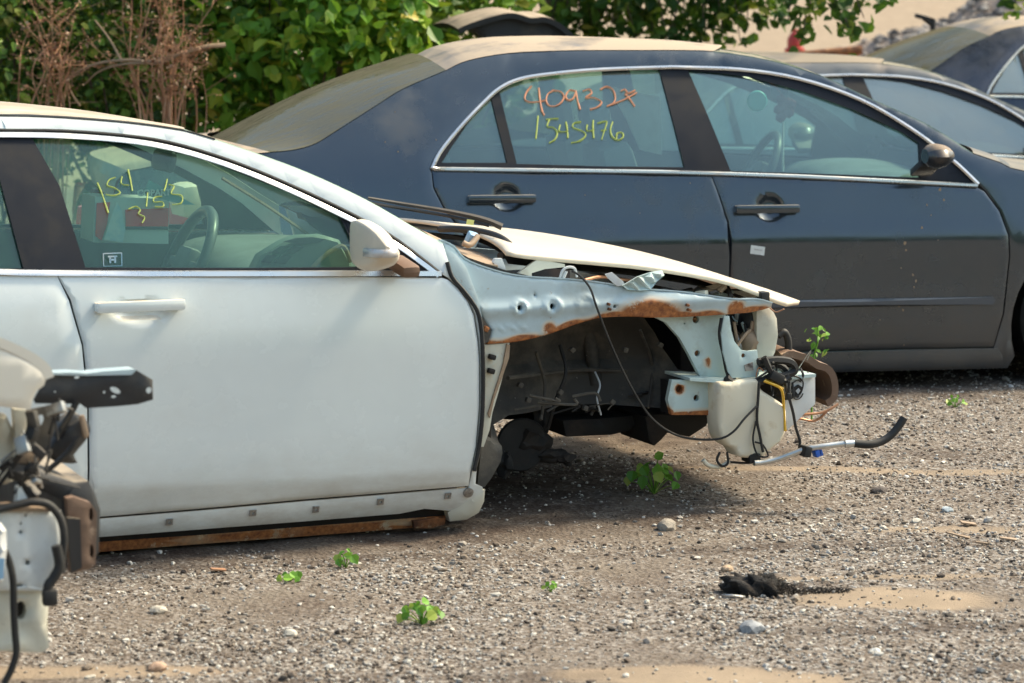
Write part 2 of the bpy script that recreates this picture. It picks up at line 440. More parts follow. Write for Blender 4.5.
# ------------------------------------------------------------------ world, sun, camera
SUN_EL, SUN_AZ = 48, 25          # azimuth measured from +X towards +Y
w = bpy.data.worlds.new('World'); scene.world = w; w.use_nodes = True
t = w.node_tree; bg = t.nodes['Background']; sky = t.nodes.new('ShaderNodeTexSky'); sky.sky_type = 'NISHITA'
sky.sun_disc = False; sky.sun_elevation = math.radians(SUN_EL); sky.sun_rotation = math.radians(90-SUN_AZ)
sky.air_density = 1.2; sky.dust_density = 4.0; sky.ozone_density = .8
tn = mixc(t, 1.0, (1, 1, 1), (.92, 1.0, .95)); mm_ = t.nodes.new('ShaderNodeMix'); mm_.data_type = 'RGBA'; mm_.blend_type = 'MULTIPLY'; mm_.inputs[0].default_value = 1; t.links.new(sky.outputs[0], mm_.inputs[6]); t.links.new(tn, mm_.inputs[7]); t.links.new(mm_.outputs[2], bg.inputs[0]); bg.inputs[1].default_value = .15
sl = bpy.data.lights.new('sun', 'SUN'); sl.energy = 3.1; sl.angle = math.radians(9); sl.color = (1, .84, .61)
so = bpy.data.objects.new('sun', sl); COL.objects.link(so)
el, az = math.radians(SUN_EL), math.radians(SUN_AZ)
sd = Vector((math.cos(el)*math.cos(az), math.cos(el)*math.sin(az), math.sin(el)))
so.rotation_euler = sd.to_track_quat('Z', 'Y').to_euler(); so.location = sd*30
cd = bpy.data.cameras.new('camera'); cam = bpy.data.objects.new('camera', cd); COL.objects.link(cam)
cam.location = (0, 0, HC); cam.rotation_euler = (PI/2-PITCH, 0, 0)
cd.sensor_width = 36; cd.lens = FPX*36/1024; cd.clip_end = 3000
cd.dof.use_dof = True; cd.dof.focus_distance = 8.6; cd.dof.aperture_fstop = 5.0
scene.camera = cam
scene.view_settings.view_transform = 'Standard'; scene.view_settings.look = 'None'; scene.view_settings.exposure = .92; scene.view_settings.gamma = 1

#@@GROUND
# ------------------------------------------------------------------ ground
SANDS = [((900, 600), .26, .13, 1.0), ((705, 680), .33, .10, 1.0), ((880, 577), .36, .035, .6), ((610, 440), .35, .35, .5), ((880, 470), .8, .05, .6), ((30, 676), .5, .06, .7), ((940, 530), .25, .05, .6)]
SANDW = [(ground(*p), a, b, k) for p, a, b, k in SANDS]
def fields(x, y):
    """sand and gravel amounts"""
    sand = 0
    for (cx, cy), a, b, k in SANDW:
        r = ((x-cx)/a)**2+((y-cy)/b)**2
        sand = max(sand, k*max(0, min(1, 1.6-r+.5*n2(x, y, 6, 3))))
    band = .5+.5*math.sin((y-.15*x)*5.2+1.1*n2(x, y, 1.2, 9))      # tyre tracks run across the view
    g = .47+.85*n2(x, y, 1.5, 1)+.5*n2(x, y, 4.5, 2)+.25*band+.16*max(-1, min(1.6, x))
    d = (y-(7.47+.404*(x+1.118)))                                   # under the white car: less gravel, more bare dirt
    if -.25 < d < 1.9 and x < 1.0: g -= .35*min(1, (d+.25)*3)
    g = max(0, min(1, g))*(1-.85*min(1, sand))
    return min(1, sand), g
def shade_damp(x, y):  # shade under both cars put into the dirt colour, plus damp bands
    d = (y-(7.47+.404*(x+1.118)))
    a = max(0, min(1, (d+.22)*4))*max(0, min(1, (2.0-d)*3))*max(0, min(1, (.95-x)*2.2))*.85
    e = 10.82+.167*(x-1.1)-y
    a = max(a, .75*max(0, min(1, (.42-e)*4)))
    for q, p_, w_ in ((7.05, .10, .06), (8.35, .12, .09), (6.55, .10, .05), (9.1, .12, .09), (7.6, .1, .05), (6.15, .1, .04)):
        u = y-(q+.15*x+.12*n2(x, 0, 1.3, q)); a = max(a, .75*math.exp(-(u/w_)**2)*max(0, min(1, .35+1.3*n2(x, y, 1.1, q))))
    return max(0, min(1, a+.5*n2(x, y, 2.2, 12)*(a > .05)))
def height(x, y):
    return .018*n2(x, y, .9, 5)+.008*n2(x, y, 3.5, 6)+.004*n2(x, y, 11, 7)
fx = np.arange(-2.6, 3.4, .028); fy = np.arange(4.6, 13.0, .028)
def coarse(a, b, n, p): return a+(b-a)*np.linspace(0, 1, n)**p
gx = np.concatenate([-coarse(2.8, 400, 26, 3)[::-1], fx, coarse(3.6, 400, 26, 3)])
gy = np.concatenate([-coarse(-4.4, 60, 24, 2)[::-1], fy, coarse(13.1, 60, 30, 2), [80, 110, 160, 250, 400, 800]])
nx, ny = len(gx), len(gy)
HZ = np.zeros((ny, nx)); SA = np.zeros((ny, nx)); GR = np.zeros((ny, nx)); DA = np.zeros((ny, nx))
for j, y in enumerate(gy):
    for i, x in enumerate(gx):
        HZ[j, i] = height(x, y)
        if 4 < y < 14 and -3 < x < 3.8: SA[j, i], GR[j, i] = fields(x, y); DA[j, i] = shade_damp(x, y)
        else: GR[j, i] = .35+.3*n2(x, y, .4, 1)
        if y > 24:
            q = (y-24)/60.0
            HZ[j, i] += 16*q*q/(1+q)+1.0*n2(x, y, .06, 2)*min(1, q*4)
            SA[j, i] = 1; GR[j, i] = 0
XX, YY = np.meshgrid(gx, gy)
V = np.stack([XX, YY, HZ], 2).reshape(-1, 3)
idx = np.arange(nx*ny).reshape(ny, nx)
Fq = np.stack([idx[:-1, :-1], idx[:-1, 1:], idx[1:, 1:], idx[1:, :-1]], 2).reshape(-1, 4)
def npmesh(name, V, F, m, smooth=True):
    me = bpy.data.meshes.new(name); k = F.shape[1]
    me.vertices.add(len(V)); me.vertices.foreach_set('co', V.astype(np.float32).ravel())
    me.loops.add(F.size); me.loops.foreach_set('vertex_index', F.astype(np.int32).ravel())
    me.polygons.add(len(F)); me.polygons.foreach_set('loop_start', np.arange(0, F.size, k, dtype=np.int32))
    me.polygons.foreach_set('use_smooth', np.full(len(F), smooth))
    me.materials.append(m); me.update(calc_edges=True); me.validate()
    o = bpy.data.objects.new(name, me); COL.objects.link(o); return o
gm = bpy.data.materials.new('gravelly_dirt'); t = nt(gm)
b = N(t, 'ShaderNodeBsdfPrincipled', Roughness=.95); b.inputs['Specular IOR Level'].default_value = .2; o_ = N(t, 'ShaderNodeOutputMaterial'); t.links.new(b.outputs[0], o_.inputs[0])
tc = t.nodes.new('ShaderNodeTexCoord')
def vor(sc):
    v = N(t, 'ShaderNodeTexVoronoi', Scale=sc); t.links.new(tc.outputs['Object'], v.inputs['Vector']); return v
v1, v2 = vor(75), vor(160)
def cellcol(v):
    s = t.nodes.new('ShaderNodeSeparateColor'); t.links.new(v.outputs['Color'], s.inputs[0])
    r = t.nodes.new('ShaderNodeValToRGB'); e = r.color_ramp.elements
    e[0].position = 0; e[0].color = (.05, .042, .036, 1); e[1].position = 1; e[1].color = (.48, .46, .43, 1)
    for p, c in ((.3, (.12, .09, .068)), (.6, (.205, .168, .135)), (.85, (.31, .28, .25))): q = e.new(p); q.color = rgba(c)
    t.links.new(s.outputs[0], r.inputs[0]); return r.outputs[0]
dirt = mixc(t, rampn(t, noisen(t, 1.7, 6), .35, .65), (.095, .068, .052), (.175, .145, .115))
dirt = mixc(t, rampn(t, noisen(t, 45, 6, .7), .42, .75), dirt, (.25, .215, .18))
ag = t.nodes.new('ShaderNodeAttribute'); ag.attribute_name = 'gravel'; asd = t.nodes.new('ShaderNodeAttribute'); asd.attribute_name = 'sand'
cells = mixc(t, .5, cellcol(v1), cellcol(v2))
c = mixc(t, rampn(t, mul(t, ag.outputs['Fac'], noisen(t, 30, 6, .7), 'ADD'), .45, .95), dirt, cells)
sandc = mixc(t, rampn(t, noisen(t, 5, 7, .65), .3, .7), (.25, .195, .14), (.34, .265, .19))
sandc = mixc(t, mul(t, rampn(t, noisen(t, 1.1, 7, .7), .55, .7), .5), sandc, (.28, .20, .14))
c = mixc(t, rampn(t, mul(t, asd.outputs['Fac'], mul(t, noisen(t, 25, 6, .7), .4), 'ADD'), .35, .9), c, sandc)
ad = t.nodes.new('ShaderNodeAttribute'); ad.attribute_name = 'shade_damp'
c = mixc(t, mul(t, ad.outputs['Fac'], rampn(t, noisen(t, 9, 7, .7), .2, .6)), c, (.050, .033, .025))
t.links.new(c, b.inputs['Base Color'])
bn = N(t, 'ShaderNodeBump', Strength=.9, Distance=.006); t.links.new(v1.outputs['Distance'], bn.inputs['Height'])
bs_ = mul(t, mul(t, 1.0, mul(t, asd.outputs['Fac'], .95), 'SUBTRACT'), .9); t.links.new(bs_, bn.inputs['Strength'])
bn2 = N(t, 'ShaderNodeBump', Strength=.7, Distance=.006); t.links.new(noisen(t, 130, 6, .75), bn2.inputs['Height']); t.links.new(bn.outputs[0], bn2.inputs['Normal']); t.links.new(bn2.outputs[0], b.inputs['Normal'])
g = npmesh('ground', V, Fq, gm); tag(g, 'brown gravelly dirt yard with sandy tracks rising to a tan slope', None, kind='structure')
for nm, A in (('sand', SA), ('gravel', GR), ('shade_damp', DA)):
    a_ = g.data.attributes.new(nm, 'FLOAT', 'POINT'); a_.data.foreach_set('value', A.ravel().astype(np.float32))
def hz(x, y):
    i = np.clip(np.searchsorted(gx, x)-1, 0, nx-2); j = np.clip(np.searchsorted(gy, y)-1, 0, ny-2)
    return HZ[j, i]
# loose gravel: nobody could count it
NS = 78000
yy = RNG.uniform(5.6, 13.0, NS*2); xx = RNG.uniform(-1, 1, NS*2)*(.235*yy+.25)
ii = np.clip(np.searchsorted(gx, xx)-1, 0, nx-2); jj = np.clip(np.searchsorted(gy, yy)-1, 0, ny-2)
dens = (GR[jj, ii]**1.2*.95+.06)*(1-.55*DA[jj, ii])
keep = (RNG.uniform(0, 1, NS*2) < dens) & (RNG.uniform(0, 1, NS*2) < np.clip(1.35-.06*yy, .3, 1)); xx, yy, ii, jj = xx[keep][:NS], yy[keep][:NS], ii[keep][:NS], jj[keep][:NS]
n = len(xx); size = np.clip(np.exp(RNG.normal(math.log(.0047), .42, n)), .0022, .021)
cube = np.array([(-1, -1, -1), (1, -1, -1), (1, 1, -1), (-1, 1, -1), (-1, -1, 1), (1, -1, 1), (1, 1, 1), (-1, 1, 1)], float)*.62
cf = np.array([(0, 3, 2, 1), (4, 5, 6, 7), (0, 1, 5, 4), (1, 2, 6, 5), (2, 3, 7, 6), (3, 0, 4, 7)])
def icosa(r, sub=2):
    bm = bmesh.new(); bmesh.ops.create_icosphere(bm, subdivisions=sub, radius=r)
    V = [v.co.copy() for v in bm.verts]; bm.verts.index_update(); F = [tuple(v.index for v in f.verts) for f in bm.faces]; bm.free(); return V, F
ico12 = None
def stonecloud(name, xx, yy, zz, size, m, sink=.25):
    n = len(xx); iv, if_ = icosa(1.0, 1); base = np.array([tuple(q) for q in iv]); cf2 = np.array(if_); nv = len(base)
    P = base[None]*RNG.uniform(.62, 1.15, (n, nv, 1))*.82*np.array([1, 1, .85])
    P = P*np.stack([RNG.uniform(.8, 1.5, n), RNG.uniform(.7, 1.1, n), RNG.uniform(.6, 1, n)], 1)[:, None]
    a = RNG.uniform(0, 2*PI, n); ca, sa = np.cos(a), np.sin(a); bq = RNG.uniform(-.5, .5, n); cb, sb = np.cos(bq), np.sin(bq)
    x, y, z = P[..., 0], P[..., 1], P[..., 2]
    y, z = y*cb[:, None]-z*sb[:, None], y*sb[:, None]+z*cb[:, None]
    x, y = x*ca[:, None]-y*sa[:, None], x*sa[:, None]+y*ca[:, None]
    P = np.stack([x, y, z], 2)*size[:, None, None]+np.stack([xx, yy, zz+size*sink], 1)[:, None]
    F = (cf2[None]+nv*np.arange(n)[:, None, None]).reshape(-1, 3)
    return npmesh(name, P.reshape(-1, 3), F, m, smooth=False)
stonemat = islandmat('gravel_stone', [(0, (.05, .045, .04)), (.15, (.13, .10, .08)), (.36, (.22, .18, .14)), (.62, (.34, .31, .275)), (.85, (.46, .445, .42)), (.96, (.54, .50, .42)), (1, (.74, .72, .68))], .9, bump=.3)
gs = stonecloud('gravel', xx, yy, HZ[jj, ii], size, stonemat); tag(gs, 'loose grey and brown gravel strewn over the dirt', None, kind='stuff')
# single stones that stand out
stone_defs = [((158, 613), .022, (.55, .50, .42), 'whitish pebble lying nearest the black bumper core on the gravel'),
              ((290, 637), .018, (.62, .58, .50), 'flat cream pebble lying alone on the gravel below the white sill'),
              ((667, 529), .030, (.34, .30, .25), 'rounded brown-grey stone lying below the broad-leaved weed'),
              ((752, 633), .026, (.36, .37, .38), 'blue-grey stone lying in front of the black fur clump'),
              ((727, 568), .018, (.50, .36, .24), 'small tan-orange stone beside the left end of the black clump'),
              ((158, 675), .020, (.50, .34, .24), 'reddish tan stone at the bottom edge beside a dark moist spot'),
              ((947, 514), .018, (.42, .48, .52), 'pale bluish stone on the gravel band right of the hose'),
              ((880, 492), .022, (.12, .10, .09), 'dark brown stone lying below the bent black hose')]
for (px, py), r, colr, lb in stone_defs:
    x, y = ground(px, py); V, F = icosa(r)
    sd_ = random.random()*50; sx, sy, sz = random.uniform(1, 1.5), random.uniform(.8, 1.1), random.uniform(.55, .8)
    V = [Vector((v.x*sx, v.y*sy, v.z*sz))*(1+.28*noise.noise(v/r*1.3+Vector((sd_, 0, 0)))) for v in V]
    o = mk('stone', V, F, mat('stone_'+str(px), colr, .9, spots=(tuple(c*.6 for c in colr), 60, .45, .7), bump=.5, bscale=120), ang=30)
    o.location = (x, y, float(hz(x, y))+r*.3); o.rotation_euler = (0, 0, random.uniform(0, 6)); tag(o, lb, 'stone', 'stones that stand out on the gravel')

#@@DARK SEDAN
def union_xy(*a): r = []; [r.extend(q) for q in a]; return r
L = DF.L
d_dlo = L([(432, 168), (440, 152), (460, 127), (485, 101), (500, 88), (520, 79), (550, 74), (600, 69.5), (672, 67)])
d_dlo_f = L([(672, 67), (740, 69.5), (800, 79), (860, 99.5), (910, 128), (950, 158), (978, 184)])
d_dlo_top = catmull(d_dlo, 4)[:-1]+catmull(d_dlo_f, 4)
d_belt_r = L([(432, 170), (550, 172), (660, 173.5), (712, 175)]); d_belt_f = L([(712, 175), (800, 178), (900, 183), (977, 187)])
d_seam = L([(712, 175), (720, 197), (728, 222), (731, 258)])+[(-.235, .4), (-.24, .165)]
d_rearcut = L([(432, 170), (434, 188), (444.6, 209), (458.7, 227)])+[(-1.20, .52), (-1.10, .38), (-1.05, .165)]
d_frontcut = L([(977, 187), (985, 191), (1000, 211), (1009, 235), (1010, 256), (1004, 313), (994, 347.5)])
d_botz = .165
rail = L([(446, 70), (467, 60.5), (508, 53), (560, 50.5), (596, 50), (640, 50), (684, 50), (713, 51), (767, 59.5), (820, 75), (873, 99.5), (927, 124), (973, 153)])
cpil = L([(270, 152), (294, 149.5), (315, 143.5), (338, 129.5), (378, 104), (404, 88), (446, 70)])
fend = L([(973, 153), (1000, 162), (1024, 170.5)])+[(1.45, .83), (1.9, .745), (2.25, .61)]
deck = [(-2.66, .80), (-2.62, .90), (-2.35, .955)]+[cpil[0]]
nose = [(2.25, .61), (2.36, .45), (2.36, .25), (2.25, .10)]
arcf = [(1.31+.36*math.cos(a), .26+.36*math.sin(a)) for a in np.linspace(-.38, PI+.38, 22)]
arcr = [(-1.44+.35*math.cos(a), .26+.35*math.sin(a)) for a in np.linspace(-.38, PI+.38, 22)]
tailp = [(-1.9, .11), (-2.6, .13), (-2.72, .30), (-2.73, .55), (-2.70, .72), (-2.66, .80)]
d_body = deck[:-1]+catmull(cpil, 4)[:-1]+catmull(rail, 4)[:-1]+catmull(fend, 4)+nose[1:]+arcf+[(.95, .075), (-1.08, .075)]+arcr+tailp[:-1]
d_hole = d_dlo_top+d_frontcut[1:]+[(.5, .166), (-.24, .165), (-1.05, .165)]+d_rearcut[::-1][1:]
d_pane_q = L([(491, 96), (507.5, 163), (441.5, 163), (452, 146), (470, 120)])
d_pane_r = L([(499, 89), (512, 81), (530, 77), (566, 73), (610, 71), (660, 70), (668, 100), (677, 135), (685, 167.5), (600, 166.5), (517, 164)])
d_pane_f = L([(688.5, 70.5), (720, 73), (749, 77), (802, 91), (855.5, 110.5), (902, 132), (919.5, 143), (921, 178), (820, 174), (731, 171), (708, 115)])
d_wframe = d_dlo_top+L([(975, 184.5), (900, 180.5), (800, 175.5), (712, 172.5), (660, 171), (550, 169.5), (434, 167.5)])
def off(fr, d): return lambda x, z: fr.sf(x, z)+d
GAP = .003
def shrink(poly, d):
    """pull a polygon inwards by d"""
    poly = clean(poly); A = area(poly); n = len(poly); out = []
    for i in range(n):
        a = np.array(poly[i-1]); p = np.array(poly[i]); b = np.array(poly[(i+1) % n])
        t = b-a; L_ = np.linalg.norm(t); nn = np.array([-t[1], t[0]])/max(L_, 1e-9)*(1 if A > 0 else -1)
        out.append(tuple(p+nn*d))
    return out
def wheel(par, cx, cz, y, m_rim, rad=.30, side=1):
    wroot = lathe_y('tyre', [(.17, .19), (.26, .20), (.295, .17), (.30, .10), (.295, .03), (.26, 0), (.205, .004), (.20, .03)], (cx, y, cz), M['rubber'], par, 36)
    parts = []
    rim = lathe_y('rim', [(.205, .03), (.20, .012), (.185, .02), (.18, .10)], (cx, y, cz), m_rim, wroot, 36)
    V = []; Fs = []
    for k in range(5):
        a = 2*PI*k/5+.3
        v, f = boxg((cx+.11*math.cos(a), y+.035, cz+.11*math.sin(a)), (.17, .02, .045), (0, -a, 0), .006); V.append((v, f))
    v, f = boxg((cx, y+.04, cz), (.11, .04, .11), (0, 0, 0), .02); V.append((v, f))
    v, f = merge(V); mk('spokes', v, f, m_rim, wroot, ang=40)
    # brake disc behind
    lathe_y('brake_disc', [(.0, .09), (.13, .09), (.13, .10), (0, .10)], (cx, y, cz), M['steel'], wroot, 24)
    return wroot
def seat(par, x, y, z, w=.50, m=None, rear=False):
    m = m or M['seat']
    s = box('seat', (x, y, z), (.50, w, .16), m, par, (0, -.12, 0), .05)
    b = box('seat_back', (x-.30, y, z+.30), (.14, w*.96, .58), m, par, (0, -.30 if not rear else -.35, 0), .055)
    h = box('headrest', (x-.42, y, z+.66), (.10, .27, .17), m, par, (0, -.25, 0), .045)
    return s
def steering(par, x, y, z, r=.185):
    P = [(x+r*math.sin(a)*.42, y+r*math.cos(a), z+r*math.sin(a)*.90) for a in np.linspace(0, 2*PI, 25)[:-1]]
    s = tube('steering_wheel', P, .019, M['wheelm'], par, closed=True, sub=2)
    V, F = merge([boxg((x, y, z), (.05, .15, .10), (0, .43, 0), .02), boxg((x, y, z-.01), (.03, r*1.9, .035), (0, .43, 0), .008), boxg((x-.02, y, z-.08), (.025, .04, .16), (0, .43, 0), .008)])
    mk('wheel_hub', V, F, M['int'], s)
    tube('steering_column', [(x, y, z), (x+.35, y, z-.15)], .03, M['intdark'], s, sub=1)
    return s
def interior(par, fr, x_cowl, z_cowl, x_seat, x_rear, z_roof, swx, swz, wy=1.33, zseat=.42):
    W = fr.W
    f = box('floor_pan', ((x_cowl+x_rear)/2-.1, W/2, .15), (x_cowl-x_rear+.2, W-.3, .08), M['dark'], par)
    # dashboard profile swept across the cabin
    xs = x_cowl
    prof = [(xs+.10, z_cowl-.02), (xs-.05, z_cowl+.015), (xs-.28, z_cowl+.02), (xs-.40, z_cowl-.02), (xs-.44, z_cowl-.10), (xs-.42, z_cowl-.24), (xs-.34, z_cowl-.42)]
    prof = catmull(prof, 4)
    rows = [[(x, .14+(W-.28)*k/16, z+.025*math.exp(-(((.14+(W-.28)*k/16)-wy)/.2)**2)) for k in range(17)] for x, z in prof]
    d = loft('dashboard', rows, M['int'], par, thick=.02)
    # vents at the passenger end
    V = []
    for j in range(2):
        for k in range(4): V.append(boxg((xs-.405+.012*k*0, .30+.12*j, z_cowl-.055-.016*k), (.03, .10, .008), (0, .3, 0), .002))
    v, f_ = merge(V); mk('air_vent', v, f_, M['intdark'], d)
    for y in (.47, wy): seat(par, x_seat, y, zseat)
    seat(par, x_rear+.35, W/2, zseat, 1.15, rear=True)
    s = steering(par, swx, wy, swz)
    m = box('rear_view_mirror', (x_cowl-.62, W/2, z_roof-.13), (.03, .22, .065), M['intdark'], par, (0, .2, 0), .02)
    tube('mirror_stem', [(x_cowl-.62, W/2, z_roof-.12), (x_cowl-.52, W/2, z_roof-.07)], .008, M['intdark'], m, sub=1)
    return d
def with_bowls(sf, L_):
    def f(x, z):
        y = sf(x, z)
        for cx, cz, rx, rz in L_:
            r = ((x-cx)/rx)**2+((z-cz)/rz)**2
            if r < 1.3: q = max(0, min(1, (1.3-r)/1.1)); y += .020*q*q*(3-2*q)
        return y
    return f
def door_handle(par, fr, xa, xb, z, m, mb, W=None, h=.034):
    mid = (xa+xb)/2; s = fr.sf(mid, z)
    y = lambda v: v if W is None else W-v
    V, F = boxg((mid, y(s-.030), z), (xb-xa, .022, h), (0, 0, 0), .0105)
    o = mk('door_handle', V, F, m, par)
    V = []; 
    for xx in (xa+.015, xb-.02):
        q = box('handle_foot', (xx, y(s-.012), z), (.03, .03, h*.8), m, o)
    return o
def sedan(fr, root, paint, roofm, simple=False, glass=None, rg=None, open_lid=False):
    W = fr.W; gl = glass or M['glass']
    for side in (None, W):
        far = side is not None
        panel('body_side', d_body, fr.sf, paint, root, thick=.015, holes=[shrink(d_hole, -GAP)], W=side, grid=.06)
        panel('door_frame', d_wframe, off(fr, .006), M['blacktrim'], root, thick=.03, holes=[d_pane_q, d_pane_r, d_pane_f], W=side, roll=0, grid=.1)
        for nm, pn in (('quarter_window', d_pane_q), ('rear_door_window', d_pane_r), ('front_door_window', d_pane_f)):
            panel(nm, shrink(pn, -.004), off(fr, .016), gl, root, thick=.004, W=side, roll=0, grid=.12)
        ring = d_dlo_top+L([(977, 185.5), (900, 181.5), (800, 176.5), (712, 173.5), (660, 172), (550, 170.5), (434, 169)])
        ring = lin(clean(ring)+[clean(ring)[0]], .05)[:-1]
        P = [(x, (fr.sf(x, z)-.003) if not far else W-fr.sf(x, z)+.003, z) for x, z in ring]
        tube('window_chrome', P, .0085, M['chrome'], root, seg=6, sub=1, closed=True)
        rd = d_belt_r+d_seam[1:]+[(-.6, .165), (-1.05, .165)]+d_rearcut[::-1][1:-1]
        fd = d_belt_f+d_frontcut[1:]+[(.5, .166), (-.24, .165)]+d_seam[::-1][1:-1]
        hb1, hb2 = DF.S(507, 198), DF.S(770, 208)
        rdo = panel('rear_door', shrink(rd, GAP), with_bowls(fr.sf, [(*hb1, .055, .050)]), paint, root, W=side, grid=.014 if fr is DF and not far else .05)
        fdo = panel('front_door', shrink(fd, GAP), with_bowls(fr.sf, [(*hb2, .055, .050)]), paint, root, W=side, grid=.014 if fr is DF and not far else .05)
        panel('door_jamb', d_hole, off(fr, .03), M['dark'], root, thick=.02, holes=[d_wframe], W=side, roll=0, grid=.1) if False else None
        jam = d_belt_r+d_belt_f[1:]+d_frontcut[1:]+[(.5, .166), (-.24, .165), (-1.05, .165)]+d_rearcut[::-1][1:-1]
        panel('door_inner', shrink(jam, -.01), off(fr, .022), M['intdark'], root, thick=.05, W=side, roll=0, grid=.1)
        if not simple:
            a = DF.S(734, 209); b_ = DF.S(798, 209); door_handle(fdo, fr, a[0], b_[0], a[1], paint, M['blackpl'], side)
            a = DF.S(467, 199); b_ = DF.S(535, 199); door_handle(rdo, fr, a[0], b_[0], a[1], paint, M['blackpl'], side)
            for dd, pa, pb in ((fdo, (737, 296), (995, 300.5)),):
                a, b_ = DF.S(*pa), DF.S(*pb)
                z0 = DF.S(995, 300.5)[1]
                ml = [(-.225, z0+.016), (.3, z0+.017), (b_[0]-.01, z0+.015), (b_[0], z0), (b_[0]-.01, z0-.016), (.3, z0-.015), (-.225, z0-.014)]
                panel('door_molding', ml, off(fr, -.020), M['mold'], dd, thick=.022, W=side, roll=.012, grid=.05)
            ml = [(-.25, .377), (-.25, .355), (-.95, .36), (-.97, .37), (-.95, .382)]
            panel('door_molding', ml, off(fr, -.012), paint, rdo, thick=.014, W=side, roll=.006, grid=.05)
            sillm = [(-1.05, .160), (.90, .160), (.92, .13), (.93, .085), (-1.06, .085)]
            panel('sill_cover', sillm, off(fr, -.010), M['blue'] if paint == M['blue'] else paint, root, thick=.02, W=side, roll=.006, grid=.06)
        # door mirror
        xm, zm_ = DF.loc(938, 156, -.1); yy = -.10 if not far else W+.10
        sgn = -1 if not far else 1
        prof = []
        V = []; F = []
        nu, nv = 12, 10
        for i in range(nu+1):
            u = i/nu; r = math.sin(PI*min(1, u*.93+.07))**.45
            for k in range(nv):
                a = 2*PI*k/nv
                V.append((xm-.055+.12*u, yy+.105*r*math.cos(a)*(1-.25*u), zm_+.058*r*math.sin(a)*(1-.3*u)))
        for i in range(nu):
            for k in range(nv): F.append((i*nv+k, i*nv+(k+1) % nv, (i+1)*nv+(k+1) % nv, (i+1)*nv+k))
        F.append(tuple(range(nv))); F.append(tuple(nu*nv+k for k in range(nv))[::-1])
        mo = mk('door_mirror', V, F, paint if simple else M['mirrorhouse'], root, ang=50); fixn(mo)
        V, F = boxg((xm-.02, yy-sgn*.10, zm_-.055), (.09, .13, .03), (sgn*.35, 0, 0), .01); mk('mirror_foot', V, F, M['blackpl'], mo)
        tri = DF.L([(921, 144), (950, 160), (974, 182), (921, 178)]); panel('mirror_sail', tri, off(fr, .003), M['blacktrim'], root, thick=.01, W=side, roll=.002, grid=.1)
        for cx in (1.31, -1.44):
            wheel(root, cx, .275, .07, M['steel']) if not far else None
            if far: wheel(root, cx, .275, W-.27, M['steel'])
    # spanning panels
    roofp = catmull(rail[:8], 4)
    cross('roof', roofp, fr.sf, W, roofm, root, crown=lambda u: .055-.03*u**3, edge=2.6, bow=lambda u: -.05*max(0, 1-u*5)+.14*max(0, u*5-4), n=26, follow=True)
    wsp = catmull(rail[7:], 3)
    cross('windscreen', wsp, fr.sf, W, gl if simple else M['glassd2'], root, crown=.022, bow=.14, n=26, follow=True)
    cp = catmull(cpil, 4)
    c0, c1 = (-2.25, .985), (cp[-1][0]-.05, cp[-1][1]+.055); rows = []
    for i, (x, z) in enumerate(cp):
        u = i/(len(cp)-1); s_ = fr.sf(x, z); row = []; mx_ = c0[0]+(c1[0]-c0[0])*u; mz = c0[1]+(c1[1]-c0[1])*u+.035*math.sin(PI*u)
        for k in range(27):
            v = .5-.5*math.cos(PI*k/26); w_ = 1-abs(2*v-1)**2.3; row.append((x+(mx_-x)*w_, s_+(W-2*s_)*v, z+(mz-z)*w_))
        rows.append(row)
    loft('rear_window', rows, M['glassd'], root)
    if not open_lid: cross('boot_lid', [(-2.66, .80), (-2.645, .87), (-2.60, .91), (-2.35, .957), cpil[0]], fr.sf, W, roofm, root, crown=.03, bow=lambda u: -.07-.13*u, n=20)
    cross('rear_bumper', catmull(tailp[1:], 3), fr.sf, W, paint, root, crown=0.0, bow=-.10, n=20)
    hp = catmull([fend[0], fend[1], fend[2]]+fend[3:], 3)
    cross('bonnet', hp, fr.sf, W, M['intdark'] if open_lid else paint, root, crown=.010, bow=lambda u: .14+.02*u, n=22)
    cross('front_bumper', catmull(nose, 3), fr.sf, W, paint, root, crown=0, bow=.16, n=20)
    for y in (.36, W-.36):
        V, F = boxg((2.30, y, .60), (.16, .34, .13), (0, 0, .35 if y > 1 else -.35), .03); mk('headlamp', V, F, M['amber'], root)
    for k0, k1 in ((None, 0), (W, 0)):
        lam = [(-2.705, .62), (-2.66, .80), (-2.40, .82), (-2.30, .79), (-2.36, .70), (-2.46, .62)]
        tl = panel('tail_lamp', lam, off(fr, -.006), M['redlamp'], root, thick=.03, W=k0, roll=.004, grid=.05)
        strip = [(-2.685, .765), (-2.665, .805), (-2.40, .828), (-2.31, .795)]
        panel('reversing_lens', strip, off(fr, -.012), M['amber'], tl, thick=.01, W=k0, roll=.002, grid=.05)
    for s_ in (1, -1):
        V, F = boxg((-2.72, W/2+s_*.52, .70), (.10, .42, .15), (0, .1, s_*.18), .02); mk('tail_lamp', V, F, M['redlamp'], root)
    box('underbody', (-.1, W/2, .17), (4.3, W-.62, .10), M['dark'], root)
    box('engine', (1.31, W/2, .35), (.9, W-.65, .35), M['dark'], root); box('boot_floor', (-1.75, W/2, .35), (1.4, W-.7, .35), M['dark'], root)
    swp = DF.loc(758, 172, 1.33)
    interior(root, fr, .82, .82, -.02-.25, -1.35, 1.30, swp[0], swp[1])
M['mirrorhouse'] = mat('mirror_housing_dark', (.02, .024, .032), .3, .2, .6, dust=((.26, .19, .13), .3, 1, 4))
M['glassd2'] = glassmat('windscreen_glass_hazy', (.55, .72, .64), .20, (.35, .38, .33))
M['roofdust'] = mat('dusty_blue_roof', (.05, .055, .07), .45, .2, .3, dust=((.40, .315, .225), .70, 1.0, 3.5), spots=((.36, .29, .21), 5, .45, .8))
dark = DF.root('parked_car', 'dark blue sedan with orange and yellow numbers written on its rear door window', 'car')
sedan(DF, dark, M['blue'], M['roofdust'])
